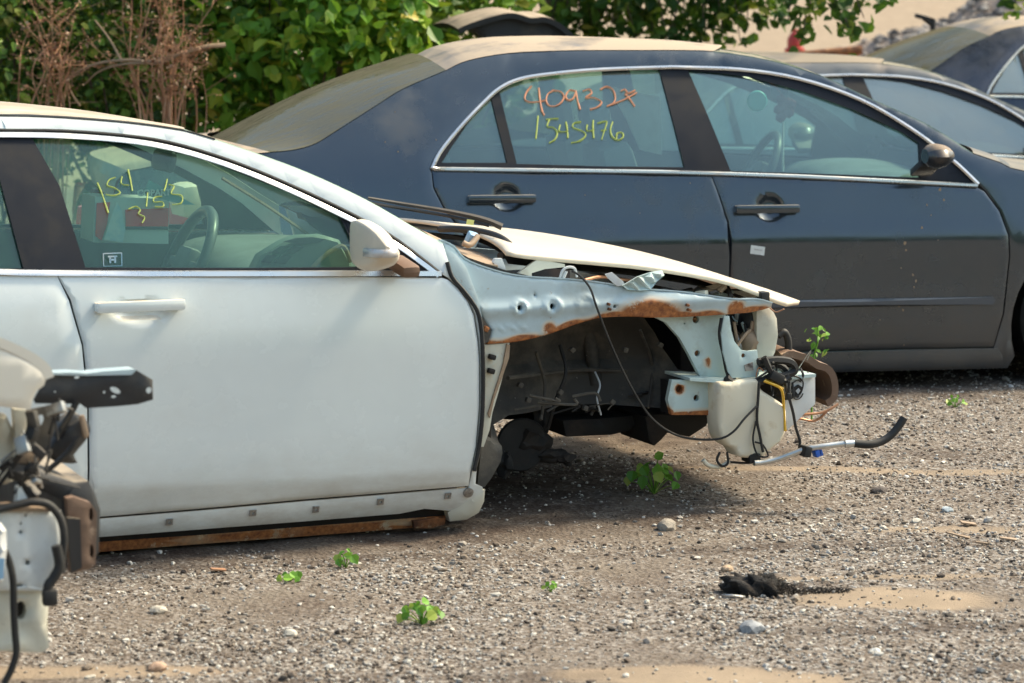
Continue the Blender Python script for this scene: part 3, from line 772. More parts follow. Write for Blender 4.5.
# grease pencil numbers on the rear door glass (strokes follow the photograph)
def strokes(name, fr, S, w, m, par, offy=.011):
    geo = []
    for s in S:
        pts = [fr.S(a, b) for a, b in s]
        P = [(x, fr.sf(x, z)+offy, z) for x, z in pts]
        if len(P) == 2: P = [P[0], tuple((np.array(P[0])+np.array(P[1]))/2), P[1]]
        v, f = tube(None, P, w, m, seg=6, sub=5)
        v = [Vector(q) for q in v]; k6 = len(v)//6; out = []
        for a in range(k6):
            c = sum((v[a*6+b] for b in range(6)), Vector())/6; g_ = .85+.35*noise.noise(c*38)+.2*noise.noise(c*170)
            for b in range(6): d = (v[a*6+b]-c)*max(.25, g_); out.append((c.x+d.x, c.y+d.y*.3, c.z+d.z))
        geo.append((out, f))
    v, f = merge(geo); return mk(name, v, f, m, par)
z2 = lambda pts: zm(510, 75, 6.827, pts)
O = [[(150, 75), (115, 120), (105, 165), (140, 185), (200, 182), (250, 172)], [(200, 90), (208, 170), (222, 245), (238, 275)],
     [(300, 105), (262, 130), (250, 175), (268, 208), (310, 213), (350, 190), (372, 150), (350, 115), (300, 105)],
     [(450, 110), (410, 105), (385, 140), (395, 170), (430, 165), (455, 120)], [(452, 108), (465, 175), (482, 235)],
     [(500, 110), (545, 98), (560, 125), (520, 155), (575, 155), (628, 185), (600, 220), (550, 235)],
     [(620, 100), (660, 80), (700, 95), (720, 135), (715, 185), (665, 215)], [(665, 215), (730, 190), (800, 160), (870, 120)],
     [(860, 105), (810, 125), (790, 100), (760, 110)], [(790, 130), (825, 170), (855, 215)]]
wr = strokes('orange_number_writing', DF, [z2(s) for s in O], .0042, M['orange'], dark)
Yl = [[(195, 280), (188, 360), (180, 435)], [(335, 298), (285, 300), (250, 305)], [(272, 305), (258, 350), (300, 360), (325, 395), (310, 440), (270, 465)],
      [(345, 340), (340, 385), (400, 385)], [(385, 320), (395, 375), (398, 430)], [(490, 320), (440, 330), (435, 360), (500, 385), (520, 415), (480, 450), (420, 465)],
      [(530, 340), (530, 380), (580, 375)], [(572, 310), (570, 360), (575, 430)], [(600, 330), (650, 318), (665, 325), (645, 390), (630, 440)], [(625, 380), (665, 375)],
      [(705, 320), (690, 370), (700, 420), (740, 445), (775, 425), (770, 395), (735, 400), (730, 440)]]
strokes('yellow_number_writing', DF, [z2(s) for s in Yl], .0040, M['lime'], dark)
M['mud'] = mat('dried_mud', (.36, .26, .17), .9)
V = []; rq = random.Random(12)
for px, py, r in ((905, 243, .010), (922, 228, .008), (906, 250, .006), (913, 275, .006), (916, 281, .007), (914, 287, .005), (899, 306, .008), (903, 310, .006), (901, 268, .004), (927, 205, .005), (931, 215, .004), (904, 345, .004), (585, 195, .004), (690, 183, .004), (612, 262, .003), (385, 142, .004), (398, 152, .005), (395, 112, .004), (436, 140, .004), (640, 213, .003), (938, 240, .003), (880, 320, .004), (940, 190, .009), (944, 200, .006)):
    x, z = DF.S(px, py); y = sf_dark(x, z)-.0008; m_ = [(x+r*rq.uniform(.5, 1)*math.cos(a)*.8, y, z+r*rq.uniform(.5, 1.1)*math.sin(a)) for a in np.linspace(0, 2*PI, 8)[:-1]]
    o = mk('mud_splash', m_+[(a, b+.001, c) for a, b, c in m_], [tuple(range(7)), tuple(range(13, 6, -1))]+[(i, 7+i, 7+(i+1) % 7, (i+1) % 7) for i in range(7)], M['mud'], dark, ang=20)
st = DF.L([(751, 245), (765, 247), (764, 255.5), (750, 253.5)]); panel('white_sticker', st, off(DF, -.003), M['paper'], dark, thick=.002, roll=0)
tg = DF.L([(754, 248.5), (762, 249.5), (762, 251), (754, 250)]); panel('sticker_print', tg, off(DF, -.0045), M['plate'], dark, thick=.001, roll=0)
gs_ = DF.K([(607, 86), (660, 97), (662, 155), (640, 150), (626, 118)], 1.2)
prism('sun_shade', gs_, 1.2, 1.205, M['plate'], dark, 0)
# green bush reflection patch is left to the real light; ornament on the mirror
def ornament():
    X, Y, Z = DF.P(780, 92, .8)
    o = DF.root('hanging_ornament', 'dark red cloth flower and turquoise disc hanging inside the dark blue sedan', 'ornament')
    c = DF.P(757, 101, .8); lathe_y('disc', [(0, -.006), (.04, -.006), (.045, 0), (.04, .006), (0, .006)], c, M['cyan'], o)
    V = []
    for k in range(9):
        a = k*2.4; r = .035*math.sqrt(k/9)
        c = DF.P(784, 108, .8); v, f = icosa(.026, 1)
        v = [(q.x+c[0]+r*math.cos(a), q.y*.6+c[1], q.z+c[2]+r*1.4*math.sin(a)) for q in v]; V.append((v, f))
    v, f = merge(V); mk('cloth_flower', v, f, M['ornr'], o)
    V = []
    for k in range(22):
        c = DF.P(783, 118+2.5*k, .8); v, f = icosa(.006, 1); V.append(([(q.x+c[0], q.y+c[1], q.z+c[2]) for q in v], f))
    v, f = merge(V); mk('bead_string', v, f, M['paper'], o)
    tube('cord', [DF.P(768, 82, .8), DF.P(780, 92, .8), DF.P(783, 118, .8)], .003, M['ornr'], o, sub=2)
ornament()

#@@FAR CARS
TF = Frame(2.36, 15.12, 9.5, 1.80, sf_dark)
third = TF.root('parked_car', 'grey dusty sedan with black boot lid raised, just behind the dark blue sedan', 'car')
third.location.z = -.14
sedan(TF, third, M['grey'], M['greyroof'] if 'greyroof' in M else M['grey'], True, M['glasst'], open_lid=True)
def tl_(px, py, k): x, z = TF.loc(px, py, k); return (x, k, z+.14)
top = [(458, 29), (466, 25), (480, 20), (500, 14.5), (512, 13), (522, 15), (532, 18), (546, 17), (560, 23), (572, 33), (582, 45)]
tp = catmull([(tl_(a, b, .3)[0], tl_(a, b, .3)[2]) for a, b in top], 3)
rows = [[(x+.10*(1-(2*k/12-1)**2)*0, .3+1.2*k/12, z+.03*(1-(2*k/12-1)**2)) for k in range(13)] for x, z in tp]
lid = loft('boot_lid', rows, M['lidtop'] if 'lidtop' in M else mat('dusty_black_lid', (.03, .03, .03), .5, dust=((.42, .33, .24), .7, 1, 4)), third, thick=-.03)
inn = [(x, z-.02) for x, z in tp[4:]]+[(tl_(578, 60, .36)[0], tl_(578, 60, .36)[2]), (tl_(486, 60, .36)[0], tl_(486, 60, .36)[2]), (tl_(484, 38, .36)[0], tl_(484, 38, .36)[2])]
panel('lid_lining', inn, lambda x, z: .36, M['blackpl'], lid, thick=.25, roll=.01)
QF = Frame(4.44, 17.55, 9.5, 1.80, sf_dark)
fourth = QF.root('parked_car', 'faded navy sedan with dusty tan roof, farthest back at the upper right', 'car')
fourth.location.z = .06
sedan(QF, fourth, M['navy'], M['roofdust'], True, M['glasst'])

#@@WHITE CAR
L = WF.L
w_dlo_f = L([(6, 131), (61, 131.5), (123, 136), (169, 143), (215, 156), (256, 171), (291, 186), (322, 200), (365, 221.5), (398, 241), (442, 275)])
w_belt = L([(57, 274), (150, 275.5), (260, 276), (360, 276), (442, 277)])
w_seam = L([(6, 131), (28, 182), (57, 274), (70, 300), (83, 345), (88.5, 400), (89, 470), (88, 519)])
w_front = L([(442, 277), (449, 279), (459, 288), (469, 301), (475, 315), (479, 341), (480.5, 360), (480.5, 405), (477, 447), (472, 471), (469, 487)])
w_door_bot = L([(469, 487), (300, 501), (200, 510), (88, 519)])
# rear half lies outside the picture: real sedan proportions in metres
w_rear_dlo = [(-1.42, .88), (-1.36, .96), (-1.18, 1.08), (-.98, 1.15), (-.7, 1.195), (-.4, 1.208)]
w_rearcut = [(-1.40, .84), (-1.36, .70), (-1.20, .50), (-1.10, .36), (-1.06, .135)]
w_roof = [(-1.15, 1.18), (-.9, 1.222), (-.6, 1.245)]+L([(0, 114), (45, 115), (92, 118), (140, 122.5), (184, 129)])
w_apil = L([(184, 129), (230, 144), (262, 155), (307, 172), (365, 199), (414, 227), (443, 243)])
w_cpil = [(-2.0, .90), (-1.75, .955), (-1.45, 1.08), (-1.15, 1.18)]
w_tail = [(-2.45, .70), (-2.47, .55), (-2.46, .3), (-2.35, .06), (-1.72, .05)]
w_arc = [(-1.40+.35*math.cos(a), .17+.35*math.sin(a)) for a in np.linspace(PI+.3, -.3, 20)]
w_sill = L([(105, 537), (300, 522), (400, 514), (425, 509), (450, 511), (476, 510), (484, 500), (483, 487), (476, 484)])
w_top = catmull(w_cpil, 4)[:-1]+catmull(w_roof, 4)[:-1]+catmull(w_apil, 4)
w_gapout = L([(449, 262), (452, 275), (462, 287), (472, 300), (479, 315), (483, 341), (484.5, 360), (484.5, 405), (481, 447), (477, 471)])
w_body = w_tail[::-1][:0]+[(-2.45, .70), (-2.44, .84), (-2.40, .87)]+w_top+w_gapout+w_sill[::-1]+[(-.3, .072), (-1.05, .07)]+w_arc[::-1]+w_tail[::-1][0:-1]
w_hole = w_rear_dlo+w_dlo_f+w_front[1:]+w_door_bot[1:]+[(-.5, .132), (-1.06, .135)]+w_rearcut[::-1][1:]
w_pane_f = L([(33, 139), (78, 139), (123, 142), (172, 151), (215, 163), (256, 179), (291, 193), (341, 218), (352, 240), (360, 267.5), (250, 268.5), (86, 268), (60, 186)])
w_pane_r = [(-1.15, .86), (-1.10, 1.02), (-.9, 1.12), (-.6, 1.165), L([(-6, 139)])[0], L([(0, 178)])[0], L([(24, 269)])[0]]
w_pane_q = [(-1.36, .87), (-1.2, 1.02), (-1.13, 1.06), (-1.18, .86)]
w_wframe = w_rear_dlo+w_dlo_f+L([(440, 273), (360, 272.5), (250, 272.5), (57, 271.5)])+[(-.6, .845), (-1.42, .86)]
white = WF.root('wrecked_car', 'white sedan missing its front fender and bumper, resting low on the gravel', 'car')
def rust_low(x, z): return .0
for side in (None, WF.W):
    far = side is not None; W = WF.W
    panel('body_side', w_body, sf_white, M['white'], white, thick=.015, holes=[shrink(w_hole, -GAP)], W=side, grid=.06)
    panel('door_frame', w_wframe, off(WF, .006), M['blacktrim'], white, thick=.03, holes=[w_pane_f, w_pane_r, w_pane_q], W=side, roll=0, grid=.1)
    for nm, pn in (('front_door_window', w_pane_f), ('rear_door_window', w_pane_r), ('quarter_window', w_pane_q)):
        panel(nm, shrink(pn, -.004), off(WF, .016), M['glassw'], white, thick=.004, W=side, roll=0, grid=.12)
    # bright trim: upper arch and belt strip as flat bars
    up = catmull(w_rear_dlo+L([(-40, 131.5), (6, 131.5), (61, 132.5), (123, 137), (169, 144.5), (215, 157.5), (256, 172.5), (291, 187.5), (322, 202), (365, 223.5), (398, 242.5), (440, 273)]), 4)
    sg = -1 if far else 1
    def barz(path, h, proud):
        """flat trim strip: ribbon with thickness following the flank"""
        path = clean(path); n = len(path); Vv = []; Ff = []
        for i in range(n):
            a = np.array(path[max(i-1, 0)]); b = np.array(path[min(i+1, n-1)]); t_ = (b-a)/max(1e-9, np.linalg.norm(b-a)); nn = np.array([t_[1], -t_[0]])
            for q, pr in ((0, .004), (.1, -proud), (.9, -proud), (1, .004)):
                x, z = np.array(path[i])+nn*h*q; y = sf_white(x, z)+pr; Vv.append((x, y if not far else W-y, z))
        for i in range(n-1):
            for k in range(3): Ff.append((i*4+k, i*4+k+1, i*4+5+k, i*4+4+k))
        return Vv, Ff
    v, f = barz(up, .017, .004); o = mk('window_chrome', v, f, M['chrome'], white, ang=60); fixn(o)
    bl = [(-1.42, .868), (-.6, .853)]+L([(20, 269.5), (57, 270), (150, 270.5), (260, 270.5), (360, 270.5), (441, 270.5)])
    v, f = barz(bl, .017, .005); o = mk('belt_chrome', v, f, M['chrome'], white, ang=60); fixn(o)
    blk = catmull([(x, z) for x, z in w_rear_dlo]+w_dlo_f, 3)
    P = [(x, (sf_white(x, z)+.002) if not far else W-sf_white(x, z)-.002, z+.002) for x, z in blk]
    tube('window_seal', P, .005, M['rubber'], white, seg=6, sub=1)
    fdp = w_belt+w_front[1:]+w_door_bot[1:]+w_seam[2:][::-1][1:-1]
    hb1 = WF.S(140, 311)
    fd = panel('front_door', shrink(fdp, GAP), with_bowls(sf_white, [(*hb1, .078, .028)]), M['white'], white, W=side, grid=.012 if not far else .05)
    rdp = [(-1.39, .835), (-.6, .822)]+w_seam[2:]+[(-.5, .132), (-1.06, .135)]+w_rearcut[::-1][1:-1]
    rd = panel('rear_door', shrink(rdp, GAP), sf_white, M['white'], white, W=side, grid=.05)
    jam = [(-1.40, .84), (-.6, .83)]+w_belt+w_front[1:]+w_door_bot[1:]+[(-.5, .14), (-1.06, .14)]+w_rearcut[::-1][1:-1]
    panel('door_inner', jam, off(WF, .03), M['intdark'], white, thick=.06, W=side, roll=0, grid=.1)
    a = WF.S(94, 308.5); b_ = WF.S(183, 308.5); door_handle(fd, WF, a[0], b_[0], a[1]+.004, M['white'], M['white'], side, .032)
    door_handle(rd, WF, a[0]-1.13, b_[0]-1.13, a[1]+.03, M['white'], M['white'], side, .026)
    lam = [(-2.45, .60), (-2.43, .82), (-2.15, .84), (-2.08, .80), (-2.2, .64)]
    panel('tail_lamp', lam, off(WF, -.006), M['redlamp'], white, thick=.03, W=side, roll=.004)
    wheel(white, -1.40, .12, .10 if not far else W-.30, M['steel'], .28)
    # black weather strip round the front of the door
    P = L([(447, 262), (452, 277), (462, 289), (472, 302), (479, 316), (482.5, 345), (482.8, 405), (479, 447), (474, 471)])
    P = [(x, (sf_white(x, z)-.001) if not far else W-sf_white(x, z)+.001, z) for x, z in P]
    tube('door_seal', P, .0065, M['rubber'], white, seg=6, sub=3)
fr_ = WF
rp = catmull(w_roof, 4)
cross('roof', rp, sf_white, WF.W, M['whiteroof'], white, crown=lambda u: .027-.020*u, edge=2.4, bow=lambda u: -.10*max(0, 1-u*5)+.10*max(0, u*5-4), n=28, follow=True)
# roof ditch moulding line
for side in (0, 1):
    P = L([(-30, 114.5), (0, 114.5), (45, 115.5), (92, 118.5), (140, 123), (184, 129.5), (215, 138)])
    P = [(-.9, 1.224)]+P
    P = [(x, (sf_white(x, z)-.001) if not side else WF.W-sf_white(x, z)+.001, z-.003) for x, z in P]
    tube('roof_seal', P, .0025, M['rubber'], white, seg=5, sub=3)
cross('windscreen', catmull(w_apil, 4), sf_white, WF.W, M['glassd2'], white, crown=lambda u: .014-.008*u, bow=lambda u: .10+.02*u, n=26, follow=True)
cross('rear_window', catmull(w_cpil, 4), sf_white, WF.W, M['glassd2'], white, crown=.05, bow=-.15, n=22, follow=True)
cross('boot_lid', [(-2.45, .70), (-2.45, .84), (-2.40, .87), (-2.0, .90)], sf_white, WF.W, M['hoodpaint'], white, crown=.03, bow=lambda u: -.06-.09*u, n=20)
cross('rear_bumper', catmull(w_tail, 3), sf_white, WF.W, M['white'], white, crown=0, bow=-.08, n=20)
box('underbody', (-.5, WF.W/2, .09), (3.3, WF.W-.30, .10), M['dark'], white)
# sill: pinch weld, rust, clips
pw = L([(100, 534), (429, 507), (447, 512), (447, 524), (429, 527), (105, 551), (60, 553)], .03)
pw = [(-1.05, .055)]+pw[:-1]+[(-1.05, .02)]
def rustpw(x, z): return .9
pwo = panel('pinch_weld', pw, off(WF, .038), M['dark'], white, thick=.008, roll=0, grid=.03)  # coloured dark to paint the shadow gap between sill and rusty edge
lowr = L([(60, 545), (105, 542), (200, 535.5), (300, 527.5), (400, 519.5), (446, 516), (446, 524), (429, 527), (300, 537), (200, 544.5), (105, 552), (60, 555)], .03)
M['sillrust'] = mat('rusting_cream_edge', (.42, .36, .26), .7, rust=True, spots=((.05, .035, .02), 5, .45, .6, (1, 1, 5)))
panel('rusty_sill_edge', lowr, off(WF, .034), M['sillrust'], white, thick=.012, roll=.002, grid=.02, attr=lambda x, z: .38+.25*n2(x, z, 5, 3))
jack = L([(413, 521), (445, 517), (444, 524), (430, 528), (414, 528)], .02); panel('rusty_jack_plate', jack, off(WF, .012), M['rust'], white, thick=.03, roll=.002, grid=.03)
blk = L([(447, 512), (470, 498), (484, 489), (483, 501), (478, 512), (466, 519), (449, 521)], .01)
panel('sill_end', blk, off(WF, -.004), M['cream'], white, thick=.05, roll=.006, grid=.02)
for px, py in ((171, 523), (254, 513.5), (317, 510), (381, 502), (448, 496)):
    c = WF.P(px, py, .035); s = .0095
    q = [(c[0]-s, c[2]-s), (c[0]+s, c[2]-s), (c[0]+s, c[2]+s), (c[0]-s, c[2]+s)]
    hl = disc(c[0], c[2], .0045, 8)
    cl = panel('sill_clip', q, lambda x, z: sf_white(x, z)-.006, M['steel'], white, thick=.006, holes=[hl], roll=.001, grid=.03)
c = WF.S(468, 492.5); panel('sill_grommet', disc(c[0], c[1], .015), off(WF, -.010), M['steel'], white, thick=.01, roll=.003)
# door mirror (passenger side, near) : housing, signal strip, arm
def mirror_white():
    k = -.13
    out = WF.K([(362.5, 224), (366, 221.5), (374, 221.5), (384, 226), (393, 235), (400, 247), (402.5, 257), (399, 266), (390, 271), (377, 273.5), (366, 270), (362.5, 262), (361.5, 243)], k)
    out = catmull(out, 3, closed=True); cx = sum(p[0] for p in out)/len(out); cz = sum(p[1] for p in out)/len(out)
    V = []; F = []; n = len(out); lay = 9
    for j in range(lay):
        u = j/(lay-1); y = -.20+.19*u; s = (1-(1-u)**2.6)**.5*.9+.1 if u < .75 else 1-.10*(u-.75)*4
        s = max(.12, s)
        for x, z in out: V.append((cx+(x-cx)*s, y, cz+(z-cz)*s))
    for j in range(lay-1):
        for i in range(n): F.append((j*n+i, j*n+(i+1) % n, (j+1)*n+(i+1) % n, (j+1)*n+i))
    F.append(tuple(range(n))); F.append(tuple((lay-1)*n+i for i in range(n))[::-1])
    o = mk('door_mirror', V, F, M['hoodpaint'], white, ang=60); fixn(o)
    st = WF.K([(362.5, 250), (401, 250), (402.5, 257), (362.3, 257)], -.19)
    V = []; F = []
    for j in range(9):
        u = j/8; xa, xb = min(p[0] for p in out), max(p[0] for p in out); x = xa+(xb-xa)*(.02+.99*u); r_ = min(.985, abs(x-cx)/((xb-xa)/2)); y = -.2045+.19*(1-(1-max(0, (r_-.1)/.9)**2)**(1/2.6))
        for zz in (st[0][1], st[2][1]): V.append((x, y, zz))
    for j in range(8): F.append((2*j, 2*j+1, 2*j+3, 2*j+2))
    s = mk('signal_strip', V, F, M['amber'], o, ang=60)
    sm = s.modifiers.new('s', 'SOLIDIFY'); sm.thickness = .006
    V, F = boxg(WF.P(402, 266, -.02), (.06, .14, .038), (.2, 0, .1), .018); mk('mirror_arm', V, F, M['rubt'], o)
    tri = WF.L([(345, 220), (365, 226), (398, 245), (439, 272), (362, 271), (356, 245)]); panel('mirror_sail', tri, off(WF, .002), M['blacktrim'], white, thick=.01, roll=.002, grid=.1)
    # far mirror
    V, F = boxg((cx, WF.W+.12, cz), (.10, .20, .12), (0, 0, 0), .035); mk('door_mirror', V, F, M['hoodpaint'], white)
mirror_white()
swp = WF.loc(186, 262, 1.32)
interior(white, WF, 1.02, .745, .02, -1.25, 1.20, swp[0], swp[1], wy=1.32, zseat=.22)
# windows writing
z1 = lambda pts: zm(80, 150, 5.467, pts)
YW = [[(100, 180), (125, 240), (160, 345)], [(200, 150), (165, 165), (155, 195), (195, 210), (225, 235), (190, 250), (145, 245)], [(235, 145), (232, 185), (275, 195)], [(268, 108), (280, 160), (292, 225)],
      [(482, 160), (475, 195), (465, 225)], [(490, 190), (520, 200), (505, 240), (560, 250), (560, 290), (510, 300)],
      [(270, 325), (310, 310), (335, 330), (325, 350), (358, 370), (345, 400)], [(375, 235), (372, 275), (368, 310)], [(455, 255), (415, 260), (410, 285), (455, 285), (460, 310), (415, 312)]]
YA = [[(100, 180), (125, 240), (160, 345)], [(200, 150), (165, 165), (155, 195), (195, 210), (225, 235), (190, 250), (145, 245)], [(235, 145), (232, 185), (275, 195)], [(268, 108), (280, 160), (292, 225)]]
strokes('yellow_upper_writing', WF, [z1(s) for s in YA], .0024, M['lime'], white)
strokes('yellow_lower_writing', WF, [z1(s) for s in YW[4:]], .0024, M['lime'], white)
# stuff standing inside
M['redcard'] = mat('red_printed_card', (.92, .035, .03), .5); M['whitecard'] = mat('white_printed_card', (.62, .68, .66), .5)
carton = WF.root('carton', 'red and white box with pale sheets leaning on it, lying inside the white car', 'box')
kk_ = .24
def card(nm, pts, k, m, par, th=.003): return prism(nm, WF.K(z1(pts), k), k, k+th, m, par, 0)
prism('box_body', WF.K(z1([(85, 255), (490, 268), (485, 515), (75, 505)]), kk_), kk_, kk_+.16, M['whitecard'], carton, .004)
card('red_panel', [(248, 326), (485, 318), (482, 418), (250, 418)], kk_-.004, M['redcard'], carton)
card('red_end', [(92, 290), (165, 285), (150, 400), (118, 495), (84, 470)], kk_-.004, M['redcard'], carton)
card('dark_gap', [(250, 420), (482, 420), (480, 436), (250, 434)], kk_-.003, M['intdark'], carton)
sheet = prism('paper_sheet', WF.K(z1([(200, 280), (228, 330), (248, 440), (235, 505), (130, 490), (165, 380)]), .20), .20, .203, M['paperb'], None, 0)
sheet.location = white.location; sheet.rotation_euler = white.rotation_euler; tag(sheet, 'tapering pale blue sheet leaning against the red and white box', 'paper')
sheet = prism('window_card', WF.K(z1([(345, 245), (378, 162), (425, 190), (630, 300), (560, 298), (470, 275)]), .19), .19, .193, M['cardt'], None, 0)
sheet.location = white.location; sheet.rotation_euler = white.rotation_euler; tag(sheet, 'teal triangular card with white lettering standing inside the white car', 'card')
def text(name, body, loc, size, m, par, rot):
    cu = bpy.data.curves.new(name, 'FONT'); cu.body = body; cu.size = size; cu.extrude = .0005; cu.align_x = 'CENTER'; cu.align_y = 'CENTER'; cu.offset = .0010
    tmp = bpy.data.objects.new(name+'_c', cu); COL.objects.link(tmp); bpy.context.view_layer.update()
    me = bpy.data.meshes.new_from_object(tmp); bpy.data.objects.remove(tmp)
    o = bpy.data.objects.new(name, me); me.materials.clear(); me.materials.append(m); COL.objects.link(o); o.location = loc; o.rotation_euler = rot; o.parent = par; return o
prism('lettering_strip', WF.K(z1([(350, 222), (462, 222), (458, 248), (345, 248)]), .186), .184, .188, M['blacktrim'], sheet, 0)
text('card_lettering', 'COPART', WF.P(80+405/5.467, 150+235/5.467, .181), .025, M['paper'], sheet, (PI/2, 0, 0))
# end of the dashboard with its vents, seen through the front of the window
M['dashend'] = mat('green_grey_dash', (.17, .20, .17), .55)
de = prism('dashboard_end', WF.K([(250, 300), (256, 268), (262, 256), (285, 242), (300, 236.5), (325, 235.5), (340, 240), (352, 262), (352, 300)], .34), .34, .40, M['dashend'], white, .01)
for q in ([(283, 241.5), (296, 238), (312, 237), (325, 239), (318, 243), (300, 244.5)], [(269, 253), (280, 246), (290, 246), (278, 253.5)], [(261, 262), (267, 255), (277, 255), (270, 263)], [(283, 253.5), (294, 246), (304, 247), (293, 254)], [(274, 263), (281, 255.5), (292, 256), (285, 264)]):
    prism('air_vent', WF.K(q, .335), .331, .339, M['intdark'], de, 0)
tube('dash_trim', [WF.P(312, 268, .33), WF.P(322, 258, .33), WF.P(336, 248, .33), WF.P(344, 247, .33), WF.P(351, 262, .33)], .007, M['tanpl'], de, seg=6)
tube('sun_shade_cord', [WF.P(222, 178, 1.45), WF.P(270, 208, 1.45), WF.P(310, 236, 1.45)], .006, M['tanpl'], white, seg=5)
# door sticker: outlined square with two bars and crosspiece
c0 = WF.S(113.5, 260); y0 = sf_white(*c0)+.010
V = []
for dx, dz, sx, sz in ((0, .018, .052, .0025), (0, -.018, .052, .0025), (-.026, 0, .0025, .038), (.026, 0, .0025, .038), (-.007, 0, .005, .018), (.007, 0, .005, .018), (0, .0, .014, .005), (0, .009, .026, .004)):
    V.append(boxg((c0[0]+dx, y0, c0[1]+dz), (sx, .001, sz)))
v, f = merge(V); mk('window_sticker', v, f, M['paperb'], white)
# black wires of the heating aerial seen across the glass are left out

#@@WHITE FRONT END
K = WF.K
def sfa(x, z): return .095+.10*ramp(z-.70, .02)-.012*math.exp(-((z-.655)/.02)**2)
ap_up = K([(443, 241), (455, 247), (465, 259), (486, 268), (512, 275), (540, 278), (561, 279), (594, 282), (640, 289), (681, 292), (732, 299), (755, 299), (771, 303)], .10)
ap_lo = K([(771, 307), (757, 311), (738, 313.5), (701, 316), (680, 317), (652, 317.5), (628, 316.5), (602, 317.5), (590, 320), (575, 324.5), (560, 330), (544, 335.5), (525, 340), (509, 342.5), (487, 344)], .10)
ap_l = K([(490, 336), (492, 330), (484, 321), (476, 303), (464, 288), (454, 276), (450, 262)], .10)
ap = catmull(ap_up, 3)+catmull(ap_lo, 3)+ap_l
lo_arr = np.array(ap_lo)
def rust_ap(x, z):
    zl = np.interp(x, lo_arr[::-1, 0], lo_arr[::-1, 1]); d = z-zl
    g = max(0, 1-d/.030)
    xr = WF.loc(650, 300, .1)[0]
    g2 = max(0, 1-d/.085)*max(0, 1-abs(x-xr)/.17)*1.25+.9*max(0, 1-math.hypot(x-WF.loc(735, 309, .1)[0], z-WF.loc(735, 309, .1)[1])/.05)
    g3 = .8*max(0, 1-math.hypot(x-WF.loc(549, 329, .1)[0], z-WF.loc(549, 329, .1)[1])/.04)
    return min(1, max(g*.66*max(.45, .85+.9*n2(x, 0, 13, 3)), g2*.80, g3*.8))
hls = []
for px, py, r in ((518.5, 307.5, .0085), (551, 306, .009), (534.5, 295, .003), (613, 306, .005)):
    x, z = WF.loc(px, py, .1); hls.append(disc(x, z, r, 12))
def sfap(x, z):
    y = sfa(x, z)
    for px, py, r in ((518.5, 307.5, .028), (551, 306, .033)):
        cx, cz = WF.loc(px, py, .1); d = math.hypot(x-cx, z-cz)
        y -= .007*math.exp(-((d-r*.72)/(r*.22))**2)
    cx, cz = WF.loc(585, 305, .1); d = math.hypot(x-cx, z-cz); y -= .006*math.exp(-((d-.028)/.006)**2)*(1 if z > cz else .2)
    for px in (497, 509, 521):
        cx, cz = WF.loc(px, 331, .1); d = math.hypot(x-cx, z-cz); y -= .004*math.exp(-((d-.014)/.004)**2)*(1 if z > cz else 0)
    return y
apo = panel('fender_apron', ap, sfap, M['primer'], white, thick=.02, holes=hls, grid=.008, roll=.003, attr=rust_ap, ang=60)
# inward flange on top of the apron and a black inner behind the holes
rows = [[(x, .10+.012*(k > 0)+.085*k/3-.0*k, z+.004-.010*k/3) for k in range(4)] for x, z in catmull(ap_up, 3)]
rows = [[(x, sfa(x, z)-.001+.03*k, z-.004*k*k*.5) for k in range(4)] for x, z in catmull(ap_up, 3)]
fl = loft('apron_flange', rows, M['primer'], white, thick=.004)
bolt = []
for px, py in ((608, 304), (609, 309), (687, 305), (689, 310)):
    c = WF.P(px, py, .085); bolt.append(boxg(c, (.010, .02, .008), (0, .4, 0), .002))
v, f = merge(bolt); mk('apron_bolts', v, f, M['rust'], apo)
# A-pillar base: light blue metal between windscreen corner and apron
pb = K([(441, 258), (447, 249), (458, 255), (468, 268), (480, 300), (484, 320), (478, 315), (462, 286), (452, 274)], .075)
panel('pillar_base', pb, lambda x, z: .083+.05*ramp(z-.80, .02), M['primer'], white, thick=.02, roll=.003, grid=.03)
# grey triangular bracket by the door edge
tb = K([(462, 289), (470, 297), (480, 314), (492, 330), (489, 342), (484, 344), (480, 322)], .078); panel('hinge_bracket', tb, lambda x, z: .080, M['liner'], white, thick=.015, roll=.002)
c = WF.P(486, 329, .07); V, F = boxg(c, (.016, .016, .016), (0, .5, 0), .004); mk('hinge_bolt', V, F, M['rust'], white)
# hinge pillar with rusty strip
hp_ = K([(484, 345), (510, 343), (507, 362), (499, 392), (493, 412), (490, 430), (484, 447), (481, 447), (483, 405), (484, 360)], .10)
panel('hinge_pillar', hp_, lambda x, z: .10, M['primer2'], white, thick=.03, roll=.003, grid=.03, attr=lambda x, z: .25)
st_ = K([(507, 344), (510, 345), (509, 358), (503, 375), (494, 400), (490, 418), (488, 414), (495, 390), (503, 365)], .095)
panel('pillar_edge_strip', st_, lambda x, z: .092, M['tanpl'], white, thick=.01, roll=.002)
for px, py in ((492, 357), (491, 371)):
    V, F = boxg(WF.P(px, py, .09), (.022, .02, .016), (0, .3, 0), .005); mk('pillar_bolt', V, F, M['dark'], white)
